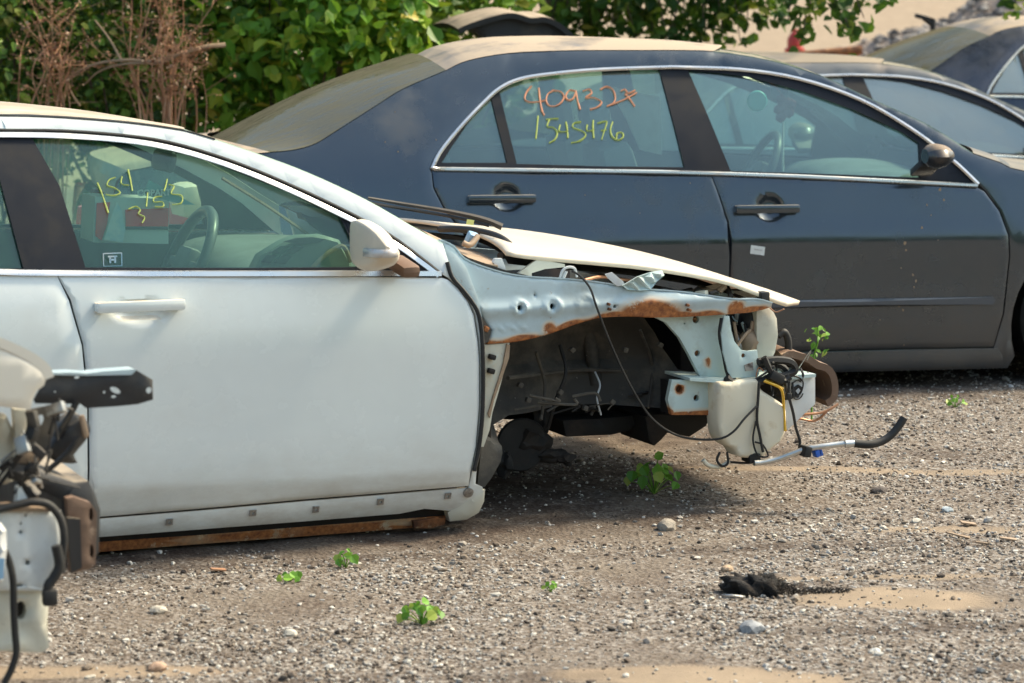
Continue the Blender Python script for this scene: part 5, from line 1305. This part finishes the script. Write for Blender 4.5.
hs = [ell(cz((65, 222), .1), .0045, .0045), ell(cz((86, 316), .1), .0055, .0055), ell(cz((65, 196), .1), .003, .003, 8), ell(cz((80, 171), .1), .003, .003, 8), ell(cz((60, 385), .1), .008, .003)]
panel('rail_plate', wp, lambda x, z: .10+.006*math.exp(-((x-cz((105, 250), .1)[0])/.008)**2), M['plateb'], near, thick=.03, holes=hs, roll=.005, grid=.012)
prism('rail_edge', KN(zb([(-40, 148), (120, 146), (160, 150), (160, 158), (-40, 158)]), .09), .085, .16, M['tanpl'], near, .002)
lp2 = KN(zb([(-40, 400), (130, 402), (140, 425), (150, 445), (146, 500), (152, 575), (130, 592), (60, 588), (-40, 585)]), .12)
panel('lower_plate', lp2, lambda x, z: .12+.01*n2(x, z, 25, 1), M['cream'], near, thick=.03, holes=[ell(cz((65, 462), .12), .012, .020)], roll=.005, grid=.015, attr=lambda x, z: .7*max(0, 1-(z-lp2[5][1])/.04))
prism('plate_backing', KN(zb([(-40, 200), (150, 200), (140, 560), (-40, 560)]), .18), .18, .2, M['dark'], near, 0)
wn('black_hose', zb([(-30, 150), (0, 150), (50, 138), (100, 128), (150, 138), (185, 180), (196, 240), (190, 300), (188, 345)]), .0085, .08)
wn('black_hose', zb([(10, 270), (28, 310), (40, 370), (42, 450), (46, 530), (50, 590), (35, 640), (12, 685)]), .0075, .06)
wn('black_hose', zb([(172, 262), (182, 320), (165, 360), (148, 385), (152, 428)]), .0110, .06)
V, F = boxg(NF.P(*zb([(152, 420)])[0], .06), (.03, .03, .035), (0, 0, 0), .008); mk('hose_end', V, F, M['rubber'], near)
jar = KN(zb([(-30, 175), (5, 195), (20, 215), (22, 275), (12, 360), (5, 375), (-30, 380)]), .05); panel('washer_tank', jar, lambda x, z: .04, M['plate'], near, thick=.06, roll=.012, grid=.02)
jb = KN(zb([(-30, 300), (14, 300), (10, 362), (-30, 370)]), .04); panel('blue_tape', jb, lambda x, z: .037, M['bluepl2'], near, thick=.002, roll=0)
tri = KN(zb([(50, 80), (60, 78), (85, 125), (80, 135), (45, 132)]), .12); prism('white_connector', tri, .10, .13, M['paper'], near, .003)

for i in range(22):
    px = rc.uniform(2, 62); py = rc.uniform(400, 505); k = rc.uniform(.06, .14); c = NF.P(px, py, k); mm = M[rc.choice(['rubber', 'blackpl', 'liner', 'rubber', 'dark', 'steel'])]
    if i % 2: tube('loose_wire', [c, (c[0]+rc.uniform(-.05, .05), c[1], c[2]+rc.uniform(-.05, .05)), (c[0]+rc.uniform(-.07, .07), c[1]+.02, c[2]-rc.uniform(.02, .10))], rc.uniform(.0015, .005), mm, near, seg=6)
    else: box('small_bracket', c, (rc.uniform(.01, .04), rc.uniform(.01, .03), rc.uniform(.01, .04)), mm, near, rot=(rc.uniform(-.5, .5), rc.uniform(-.8, .8), rc.uniform(-1, 1)), bev=.002)
#@@PLANTS
def leafcloud(name, C, NRM, size, m, par=None, width=.36, aspect=None):
    """numpy: one folded ovate leaf (2 quads) per centre; NRM leaf normals"""
    n = len(C); NRM = NRM/np.linalg.norm(NRM, axis=1, keepdims=True)
    r = RNG.normal(0, 1, (n, 3)); r[:, 2] -= .8
    T = r-(r*NRM).sum(1, keepdims=True)*NRM; T /= np.linalg.norm(T, axis=1, keepdims=True); B = np.cross(NRM, T)
    w_ = width*RNG.uniform(.8, 1.2, n)
    tpl = [(0, 0, 0), (.85, .18, .10), (1, .55, .12), (0, 1.05, -.10), (-1, .55, .12), (-.85, .18, .10)]
    P = np.zeros((n, 6, 3))
    for i, (a, b, c) in enumerate(tpl):
        P[:, i] = C+(B*(a*w_)[:, None]+T*(b-.5)+NRM*c)*size[:, None]
    F = np.array([(0, 1, 2, 3), (0, 3, 4, 5)])
    FF = (F[None]+6*np.arange(n)[:, None, None]).reshape(-1, 4)
    o = npmesh(name, P.reshape(-1, 3), FF, m, smooth=False)
    if par: o.parent = par
    return o
LM = {}
LM['dark'] = islandmat('hedge_leaf', [(0, (.025, .055, .012)), (.35, (.06, .125, .02)), (.6, (.13, .24, .03)), (.85, (.28, .36, .045)), (1, (.25, .22, .05))], .5, .22)
LM['bright'] = islandmat('vine_leaf', [(0, (.06, .14, .018)), (.3, (.11, .25, .026)), (.65, (.20, .36, .035)), (.9, (.36, .44, .05)), (1, (.45, .36, .06))], .42, .30)
LM['tree'] = islandmat('tree_leaf', [(0, (.02, .05, .010)), (.4, (.04, .10, .015)), (.8, (.09, .17, .02)), (1, (.30, .30, .05))], .5, .3)
LM['weed'] = islandmat('weed_leaf', [(0, (.06, .17, .02)), (.4, (.13, .32, .04)), (.8, (.24, .44, .06)), (1, (.42, .46, .10))], .45, .25)
LM['dry'] = mat('dry_red_stalk', (.36, .18, .095), .85, spots=((.42, .26, .16), 12, .45, .7))
LM['bark'] = mat('grey_brown_bark', (.17, .12, .085), .9, spots=((.08, .05, .035), 9, .4, .6), bump=.6, bscale=40)
LM['twig'] = mat('pale_twig', (.30, .21, .13), .85)
def empt(name, loc, label, cat, group=None):
    o = bpy.data.objects.new(name, None); COL.objects.link(o); o.location = loc; o.empty_display_size = .3; tag(o, label, cat, group); return o
def bush(label, cx, cy, rx, ry, h, n, sz, m, lo=.45, stems=14, seed=1, group='bushes along the back of the yard'):
    rs = np.random.default_rng(seed); root = empt('bush', (cx, cy, 0), label, 'bush', group)
    # lumps: clusters of leaves scattered through the volume
    k = n//26; P = rs.normal(0, 1, (k, 3)); P /= np.linalg.norm(P, axis=1, keepdims=True); P *= rs.uniform(.35, 1, (k, 1))**.6
    P = P*np.array([rx, ry, (h-lo)/2])+np.array([0, 0, (h+lo)/2]); P[:, 2] = np.clip(P[:, 2], lo*.8, None)
    idx = rs.integers(0, k, n); C = P[idx]+rs.normal(0, .085, (n, 3))*np.array([1, .8, 1])
    Nn = rs.normal(0, .65, (n, 3))+np.array([.15, -.55, .75])
    leafcloud('foliage', C, Nn, rs.uniform(.40, 1.3, n)*sz, m, root)
    parts = []
    for i in range(stems):
        e = P[rs.integers(0, k)]; b0 = np.array([rs.uniform(-.25, .25)*rx*2, rs.uniform(-.2, .2), 0]); mid = (b0+e)/2+rs.normal(0, .07, 3)
        parts.append(tube(None, [b0, mid, e], .011, None, seg=5, sub=3, taper=(1.2, .3)))
    v, f = merge(parts); mk('stems', v, f, LM['bark'], root)
    return root
bush('dark green fine-leaved bush at the left edge behind the white car roof', -3.05, 14.9, .75, .6, 2.5, 8500, .055, LM['dark'], seed=2)
bush('dark bush with dry red stalks in front of it, above the white car', -2.05, 15.1, .75, .55, 2.5, 8500, .058, LM['dark'], seed=3)
bush('bright broad-leaved vine bush above the dusty rear window of the dark blue sedan', -1.12, 15.0, .62, .5, 2.45, 3600, .100, LM['bright'], seed=4)
bush('yellow-green vine bush left of the raised black boot lid', -.42, 16.9, .62, .45, 2.4, 2300, .095, LM['bright'], seed=5)
bush('shadowy bush standing behind the bright vine bush', -1.5, 16.3, 1.3, .5, 2.6, 5500, .09, LM['dark'], seed=6)
bush('tall dark bush behind the leftmost bush', -3.2, 16.4, 1.0, .5, 2.7, 4500, .09, LM['dark'], seed=8)
# dry stalks
def dryplant(label, cx, cy, px_lo, px_hi, n, seed):
    rs = random.Random(seed); root = empt('dry_weed', (cx, cy, 0), label, 'dry weed', 'dry reddish weeds before the bushes'); parts = []; tw = []; seeds = []
    for i in range(n):
        x0 = rs.uniform(-.05, .05); px = rs.gauss((px_lo+px_hi)/2, (px_hi-px_lo)*.30); tx = (px-512)/2720*cy-cx; z1_ = rs.uniform(1.2, 1.85); lean = rs.gauss(0, .10)
        pts = [(x0+tx*.3, rs.uniform(-.05, .05), .3), (x0*.5+tx*.75+rs.uniform(-.05, .05), rs.uniform(-.1, .1), .95), (tx+rs.uniform(-.04, .04), rs.uniform(-.12, .12), 1.22), (tx+lean*.5+rs.uniform(-.03, .03), rs.uniform(-.12, .12), (1.22+z1_)/2), (tx+lean, rs.uniform(-.12, .12), z1_)]
        parts.append(tube(None, pts, rs.uniform(.002, .0055), None, seg=5, sub=4, taper=(1.4, .3)))
        c = catmull(pts, 8)
        for q in c[10:]:
            if rs.random() < .55:
                a = rs.uniform(0, 6.28); l = rs.uniform(.03, .16)
                e = (q[0]+l*math.cos(a), q[1]+l*math.sin(a)*.8, q[2]+l*rs.uniform(-.1, .9)); mq = tuple((q[k]+e[k])/2+rs.uniform(-.012, .012) for k in range(3)); tw.append(tube(None, [q, mq, e], rs.uniform(.001, .0024), None, seg=4, sub=2, taper=(1.2, .5)))
                for _ in range(rs.choice((1, 2, 4))): seeds.append(tuple(e[k]+rs.gauss(0, .012) for k in range(3)))
    v, f = merge(parts+tw); mk('stalks', v, f, LM['dry'], root)
    sC = np.array(seeds); leafcloud('foliage', sC, RNG.normal(0, 1, sC.shape), RNG.uniform(.006, .02, len(sC)), LM['drys'], root, width=.45)  # these are the seed heads of the dry weed, not leaves
LM['drys'] = islandmat('dry_seed_husk', [(0, (.16, .07, .04)), (.5, (.32, .17, .10)), (1, (.48, .34, .22))], .9)
dryplant('slender reddish dry weed standing above the left end of the white roof', -2.42, 14.15, 36, 72, 16, 3)
dryplant('dense reddish dry weed right of the slender one, above the white windscreen pillar', -1.80, 14.15, 130, 200, 30, 4)
def bpt(px, py, Y): return at(px, py, Y)
pts = [bpt(60, 84, 14.2), bpt(90, 66, 14.15), bpt(125, 60, 14.1), bpt(160, 62, 14.1), bpt(180, 54, 14.1), bpt(205, 47, 14.15), bpt(225, 45, 14.2)]
db = tube('fallen_branch', pts, .012, LM['twig'], None, seg=7, taper=(.5, 1.1)); 
sub_ = merge([tube(None, [bpt(85, 84, 14.2), bpt(100, 71, 14.15), bpt(125, 64, 14.1), bpt(160, 63, 14.1)], .008, None, seg=6, taper=(.5, 1)), tube(None, [bpt(95, 20, 14.2), bpt(110, 40, 14.15), bpt(122, 62, 14.1)], .008, None, seg=6, taper=(.5, 1)), tube(None, [bpt(68, 84, 14.2), bpt(72, 94, 14.2), bpt(80, 106, 14.2)], .006, None, seg=6)])
so_ = mk('side_twigs', sub_[0], sub_[1], LM['twig'], db); tag(db, 'long bare curved branch lying across the dry weeds', 'branch')
# trees
def tree(label, base, trunkpts, r, sprigs, crown, n, sz, m, seed, crown_n=2600):
    rs = np.random.default_rng(seed); root = empt('tree', base, label, 'tree', 'trees behind the cars'); b = np.array(base)
    tr = tube('trunk', [tuple(np.array(p)-b) for p in trunkpts], r, LM['bark'], root, seg=12, taper=(1.25, .7))
    C = []; Nn = []; parts = []
    top = np.array(trunkpts[-1])
    for sp in sprigs:
        pts = [np.array(bpt(*q)) for q in sp]; 
        allp = [tuple(p-b) for p in pts]
        allp = [tuple(top-b)]+allp
        parts.append(tube(None, allp, .009, None, seg=5, sub=4, taper=(1.5, .3)))
        c = np.array(catmull(allp[1:], 12)); k = int(n*len(c)/50)
        j = rs.integers(0, len(c), k); C.append(c[j]+rs.normal(0, .05, (k, 3))*np.array([1, 1, .9])-np.array([0, 0, .03]))
    cc = np.array(crown[:3])-b; kk = crown_n//24
    P = rs.normal(0, 1, (kk, 3)); P /= np.linalg.norm(P, axis=1, keepdims=True); P *= rs.uniform(.3, 1, (kk, 1))**.5; P = P*np.array(crown[3:])+cc
    C.append(P[rs.integers(0, kk, crown_n)]+rs.normal(0, .12, (crown_n, 3)))
    for i in range(10): 
        e = P[i]; parts.append(tube(None, [tuple(top-b), tuple((top-b+e)/2+rs.normal(0, .1, 3)), tuple(e)], .03, None, seg=6, sub=4, taper=(1, .3)))
    v, f = merge(parts); mk('limbs', v, f, LM['bark'], root)
    C = np.concatenate(C); leafcloud('crown', C, rs.normal(0, .7, C.shape)+np.array([.2, -.5, .7]), rs.uniform(.65, 1.25, len(C))*sz, m, root)
x, _, _ = at(552, 5, 18.6)
sp = []
rs_ = random.Random(5)
for px in range(548, 704, 5):
    sp.append([(px+rs_.uniform(-12, 12), -60, 18+rs_.uniform(-.4, .4)), (px+rs_.uniform(-6, 6), -15, 18+rs_.uniform(-.3, .3)), (px+rs_.uniform(-8, 8), rs_.uniform(22, 52), 17.9)])
for px, ly in ((705, 36), (715, 22), (722, 40), (738, 42), (752, 30), (745, 18), (765, 14), (778, 20)):
    sp.append([(px-14, -50, 18), (px-5, -12, 18), (px+rs_.uniform(-5, 5), ly, 17.9)])
tree('slim-trunked tree behind the dark blue sedan with dense leaves hanging over its roof', (x, 18.6, 0), [(x-.1, 18.6, 0), (x-.03, 18.6, .9), (x, 18.6, 1.6), (x+.1, 18.6, 2.6), (x+.25, 18.6, 3.2)], .062, sp, (x+.7, 18.6, 3.3, 1.5, 1.0, 1.0), 75, .085, LM['tree'], 9)
x2, _, _ = at(403, 5, 17.6)
sp = [[(470, -60, 17.4), (490, -15, 17.4), (505, 10, 17.3)], [(440, -60, 17.4), (450, -15, 17.4), (455, 22, 17.3)], [(425, -60, 17.4), (428, -10, 17.4), (432, 30, 17.3)], [(500, -60, 17.4), (520, -20, 17.3), (530, 2, 17.3)], [(455, -40, 17.3), (470, -5, 17.3), (480, 12, 17.3)]]
tree('thick-limbed tree behind the vine bushes, its leaning limb at the top edge', (x2+.45, 17.6, 0), [(x2+.5, 17.6, 0), (x2+.30, 17.6, .9), (x2+.12, 17.6, 1.38), (x2-.02, 17.6, 1.6), (x2-.15, 17.6, 2.4), (x2-.1, 17.6, 3.0)], .10, sp, (x2-.2, 17.7, 3.2, 1.4, .9, .9), 60, .085, LM['bright'], 10)
x3, _, _ = at(960, 5, 16)
sp = [[(800, -50, 16.5), (812, -10, 16.5), (806, 14, 16.4), (803, 36, 16.4)], [(800, -50, 16.5), (792, -8, 16.5), (788, 20, 16.4)], [(850, -50, 16.3), (842, -12, 16.3), (846, 20, 16.2), (852, 36, 16.2)], [(850, -50, 16.3), (838, -8, 16.3), (834, 4, 16.2)], [(850, -50, 16.3), (856, -5, 16.3), (864, 18, 16.2)], [(880, -40, 16.3), (878, -12, 16.3), (876, 0, 16.2)], [(1000, -40, 16.3), (1012, -12, 16.3), (1016, 4, 16.2)]]
tree('tree outside the right edge whose thin sprigs dangle over the sandy slope', (x3+1.4, 18.9, 0), [(x3+1.4, 18.9, 0), (x3+1.35, 18.8, 1.5), (x3+1.0, 18.2, 2.6), (x3+.4, 17.4, 3.0)], .08, sp, (x3+.1, 17.2, 3.0, 1.9, 1.1, .75), 70, .078, LM['tree'], 11)

def weed(label, px, py, n, h, sz, seed, m=None, spread=.06):
    rs = random.Random(seed); x, y = ground(px, py); root = empt('weed_plant', (x, y, float(hz(x, y))), label, 'weed', 'weeds growing in the yard')
    parts = []; C = []; Nn = []; S = []
    for i in range(n):
        a = 2.4*i+rs.uniform(-.4, .4); r = spread*math.sqrt((i+.6)/n); hh = h*(1-.75*(r/spread)**1.5)*rs.uniform(.8, 1.15)+.006
        e = (r*math.cos(a), r*math.sin(a)*.9, hh); parts.append(tube(None, [(0, 0, 0), (e[0]*.55, e[1]*.55, hh*.75), e], .0013, None, seg=5, sub=3))
        C.append((e[0], e[1]-.004, e[2])); Nn.append((math.cos(a)*.55+rs.gauss(0, .25), math.sin(a)*.35-.65+rs.gauss(0, .2), .55+rs.gauss(0, .2))); S.append(sz*rs.uniform(.55, 1.15))
    v, f = merge(parts); mk('stems', v, f, LM['weed'], root)
    leafcloud('leaves', np.array(C), np.array(Nn), np.array(S), m or LM['weed'], root, width=.42)
    return root
weed('broad heart-leaved green weed growing below the wheelhouse of the white car', 654, 496, 19, .115, .045, 1, spread=.088)
weed('small bright bushy weed on open gravel between white sill and picture bottom', 422, 623, 18, .05, .030, 2, spread=.055)
weed('tiny two-leaved weed just below the rusty sill of the white car', 346, 566, 8, .050, .028, 3, spread=.03)
weed('flat low sprout left of the tiny weed under the white door', 290, 580, 6, .015, .026, 4, spread=.035)
weed('faint small sprout on the gravel below the dark blue sedan front door', 955, 408, 9, .04, .026, 5, spread=.04)
weed('tiny pale sprout on open gravel below the front wheelhouse', 551, 589, 5, .022, .018, 6, spread=.02)
bx, by, _ = at(812, 400, 10.1)
root = empt('weed_plant', (bx, by, 0), 'tall thin green weed stalk rising between the bumper beam and dark blue door', 'weed', 'weeds growing in the yard')
sp_ = [at(811, 430, by), at(812, 370, by), at(815, 352, by), at(818, 340, by), at(818, 328, by)]
sp_ = [(p[0]-bx, 0, p[2]) for p in sp_]; sp_[0] = (0, 0, 0)
tube('stem', sp_, .0035, LM['weed'], root, seg=6)
C = np.array([(p[0]-bx+RNG.uniform(-.03, .03), RNG.uniform(-.02, .02), p[2]+RNG.uniform(-.012, .012)) for p in [at(*q, by) for q in ((818, 329), (812, 333), (822, 333), (816, 338), (821, 341), (812, 340), (818, 345), (824, 351), (817, 353), (811, 358), (806, 362), (815, 361), (803, 365), (819, 350), (814, 331), (820, 337))] for _ in range(2)])
leafcloud('leaves', C, RNG.normal(0, .5, C.shape)+np.array([0, -.7, .6]), RNG.uniform(.015, .032, len(C)), LM['weed'], root, width=.3)

#@@DEBRIS
cx, cy = ground(768, 592)
root = empt('fur_clump', (cx, cy, float(hz(cx, cy))), 'matted black fur-like clump lying on the gravel beside a sandy patch', 'clump')
M['fur'] = mat('matted_black_fibre', (.012, .010, .009), .9, spots=((.05, .035, .025), 30, .5, .7), bump=.8, bscale=150)
V, F = icosa(.05, 3); V = [Vector((v.x*1.5+.0, v.y*.9, v.z*.42))*(1+.5*noise.noise(v*40)) for v in V]; V2, F2 = icosa(.03, 3); V2 = [Vector((v.x*1.2-.085, v.y*.9, v.z*.7+.012))*(1+.5*noise.noise(v*60)) for v in V2]
v, f = merge([([tuple(q) for q in V], F), ([tuple(q) for q in V2], F2)]); 
V, F = icosa(.05, 3); V = [Vector((v.x*1.55-.03, v.y*1.1, (v.z*.72+.012+.012*(v.x < -.02))))*(1+.65*noise.noise(v*38)) for v in V]; mk('matted_core', V, F, M['fur'], root, ang=180)
parts = []; rs = random.Random(4)
for i in range(520):
    a = rs.uniform(0, 6.28); r = rs.random()**.5; x = -.02+r*.10*math.cos(a); y = r*.05*math.sin(a); z = .048*(1-r)+.004
    if i > 400: x = rs.uniform(.06, .21); y = rs.uniform(-.03, .03)*(1-(x-.06)*3); z = .003
    l = rs.uniform(.015, .045); b = rs.uniform(0, 6.28)
    parts.append(tube(None, [(x, y, z), (x+l*.5*math.cos(b), y+l*.4*math.sin(b), z+rs.uniform(.004, .016)), (x+l*math.cos(b), y+l*.7*math.sin(b), z+rs.uniform(-.004, .014))], .0009, None, seg=3, sub=2, taper=(1.4, .4)))
v, f = merge(parts); mk('loose_hair', v, f, M['fur'], root)
x, y = ground(733, 600); rp_ = tube('curved_scrap', [(x-.03, y, .012), (x-.005, y-.01, .014), (x+.02, y-.005, .010), (x+.03, y+.012, .006)], .004, M['steel'], None, seg=6); tag(rp_, 'small curved grey scrap lying at the left end of the black clump', 'scrap')
for k, (px, py, lx, ly, rz, lb) in enumerate(((968, 527, .05, .02, .3, 'upper thin wood chip on the gravel near the right edge'), (958, 537, .07, .012, -.4, 'lower slanted wood chip on the gravel near the right edge'), (1008, 541, .05, .012, .1, 'short wood chip at the right edge of the gravel'), (218, 571, .045, .016, .5, 'reddish brown chip lying below the white rear sill'), (982, 545, .04, .01, .2, 'narrow splinter below the two wood chips at right'))):
    x, y = ground(px, py); V, F = boxg((0, 0, 0), (lx, ly, .005), (.1, .15, rz), .001)
    V = [(a, b, c+.003*noise.noise(Vector((a*60, b*60, k)))) for a, b, c in V]; o = mk('wood_chip', V, F, M['tanpl'] if k != 3 else LM['dry'], None); o.location = (x, y, float(hz(x, y))+.008); tag(o, lb, 'wood chip', 'wood chips on the gravel')

#@@BACKGROUND
# red standpipe, barrier, bent black pipe, rubble
Y = 27; x, _, zt = at(795, 31, Y)
root = empt('standpipe', (x, Y, 0), 'small red standpipe standing beyond the cars at the foot of the slope', 'standpipe')
lathe = lambda prof, c, m, par, nm, seg=16: mk(nm, [(c[0]+r*math.cos(2*PI*i/seg), c[1]+r*math.sin(2*PI*i/seg), z) for i in range(seg) for r, z in prof], [(i*len(prof)+k, ((i+1) % seg)*len(prof)+k, ((i+1) % seg)*len(prof)+k+1, i*len(prof)+k+1) for i in range(seg) for k in range(len(prof)-1)], m, par, ang=40)
lathe([(.05, 0), (.05, zt-.22), (.10, zt-.21), (.10, zt-.17), (.075, zt-.16), (.075, zt-.08), (.05, zt-.03), (.03, zt-.01), (.03, zt+.02), (0, zt+.02)], (0, 0), M['red'], root, 'barrel')
V, F = boxg((0, 0, zt-.30), (.20, .07, .07), (0, 0, 0), .02); mk('outlets', V, F, M['red'], root)
Y = 26; a = at(735, 62, Y); b = at(862, 50, Y)
root = empt('barrier', (a[0], Y, 0), 'low rusty horizontal rail on posts crossing behind the cars at upper right', 'barrier')
tube('rail', [(0, 0, a[2]), (b[0]-a[0], 0, b[2])], .045, M['rust'], root, sub=1, seg=10)
for q in (.1, .55, .95): tube('post', [((b[0]-a[0])*q, .06, 0), ((b[0]-a[0])*q, .06, a[2]+(b[2]-a[2])*q)], .04, M['rust'], root, sub=1)
Y = 20.5; root = empt('bent_pipe', (at(933, 30, Y)[0], Y, 0), 'dark bent pipe with a flattened head standing beyond the navy car roof', 'pipe')
bx0 = at(933, 30, Y)[0]
P = [(0, 0, 0), (0, 0, at(933, 34, Y)[2]), (at(931, 24, Y)[0]-bx0, 0, at(931, 24, Y)[2]), (at(924, 18, Y)[0]-bx0, 0, at(924, 18, Y)[2])]
tube('stand', P, .022, M['blackpl'], root, sub=4, seg=8)
V, F = boxg((at(922, 17, Y)[0]-bx0, 0, at(922, 17, Y)[2]), (.11, .08, .035), (0, .25, 0), .015); mk('head', V, F, M['blackpl'], root)
# rubble heap: uncountable broken stones over a mound of earth
def heap_h(x, y): return max(-1, 2.6*math.exp(-((x-9.3)/4.3)**2-((y-34)/3.0)**2)+.22*n2(x, y, 1.2, 4)-.15)
Vh = []; Fh = []; nxh, nyh = 70, 40
for j in range(nyh):
    for i in range(nxh):
        x = 1.5+16*i/(nxh-1); y = 28+11*j/(nyh-1); Vh.append((x, y, float(hz(x, y))+heap_h(x, y)))
for j in range(nyh-1):
    for i in range(nxh-1): Fh.append((j*nxh+i, j*nxh+i+1, (j+1)*nxh+i+1, (j+1)*nxh+i))
mh = mk('rubble_mound', Vh, Fh, mat('rubble_earth', (.22, .17, .14), .95, spots=((.12, .10, .09), 2, .45, .6), bump=1, bscale=8), None, ang=None); tag(mh, 'mound of grey-brown rubble earth behind the cars', None, kind='structure')
nr = 6000; xr = RNG.uniform(3, 16, nr); yr = RNG.uniform(30, 37, nr); zr = np.array([float(hz(a, b))+heap_h(a, b) for a, b in zip(xr, yr)]); kq = np.array([heap_h(a, b) > .1 for a, b in zip(xr, yr)])
rb = stonecloud('rubble', xr[kq], yr[kq], zr[kq], RNG.uniform(.03, .09, kq.sum()), islandmat('rubble_stone', [(0, (.10, .09, .085)), (.5, (.24, .21, .19)), (1, (.40, .36, .32))], .95)); tag(rb, 'broken grey rubble covering the mound', None, kind='stuff')

# wood on the far side of the yard, behind the camera: the cars' paint and glass mirror it
rs = np.random.default_rng(33); kk = 420
P = np.stack([rs.uniform(-26, 26, kk), rs.uniform(-20, -14, kk), rs.uniform(.3, 1, kk)], 1)
P[:, 2] *= 4.2+1.6*np.sin(P[:, 0]*.55)+1.1*np.sin(P[:, 0]*1.37+1)
C = P[rs.integers(0, kk, 16000)]+rs.normal(0, .55, (16000, 3)); C[:, 2] = np.abs(C[:, 2])
wd = leafcloud('wood', C, rs.normal(0, .7, C.shape)+np.array([0, .3, .7]), rs.uniform(.25, .6, len(C)), LM['dark'], None, width=.5)
tag(wd, 'dark green wood closing the far side of the yard', None, kind='stuff')
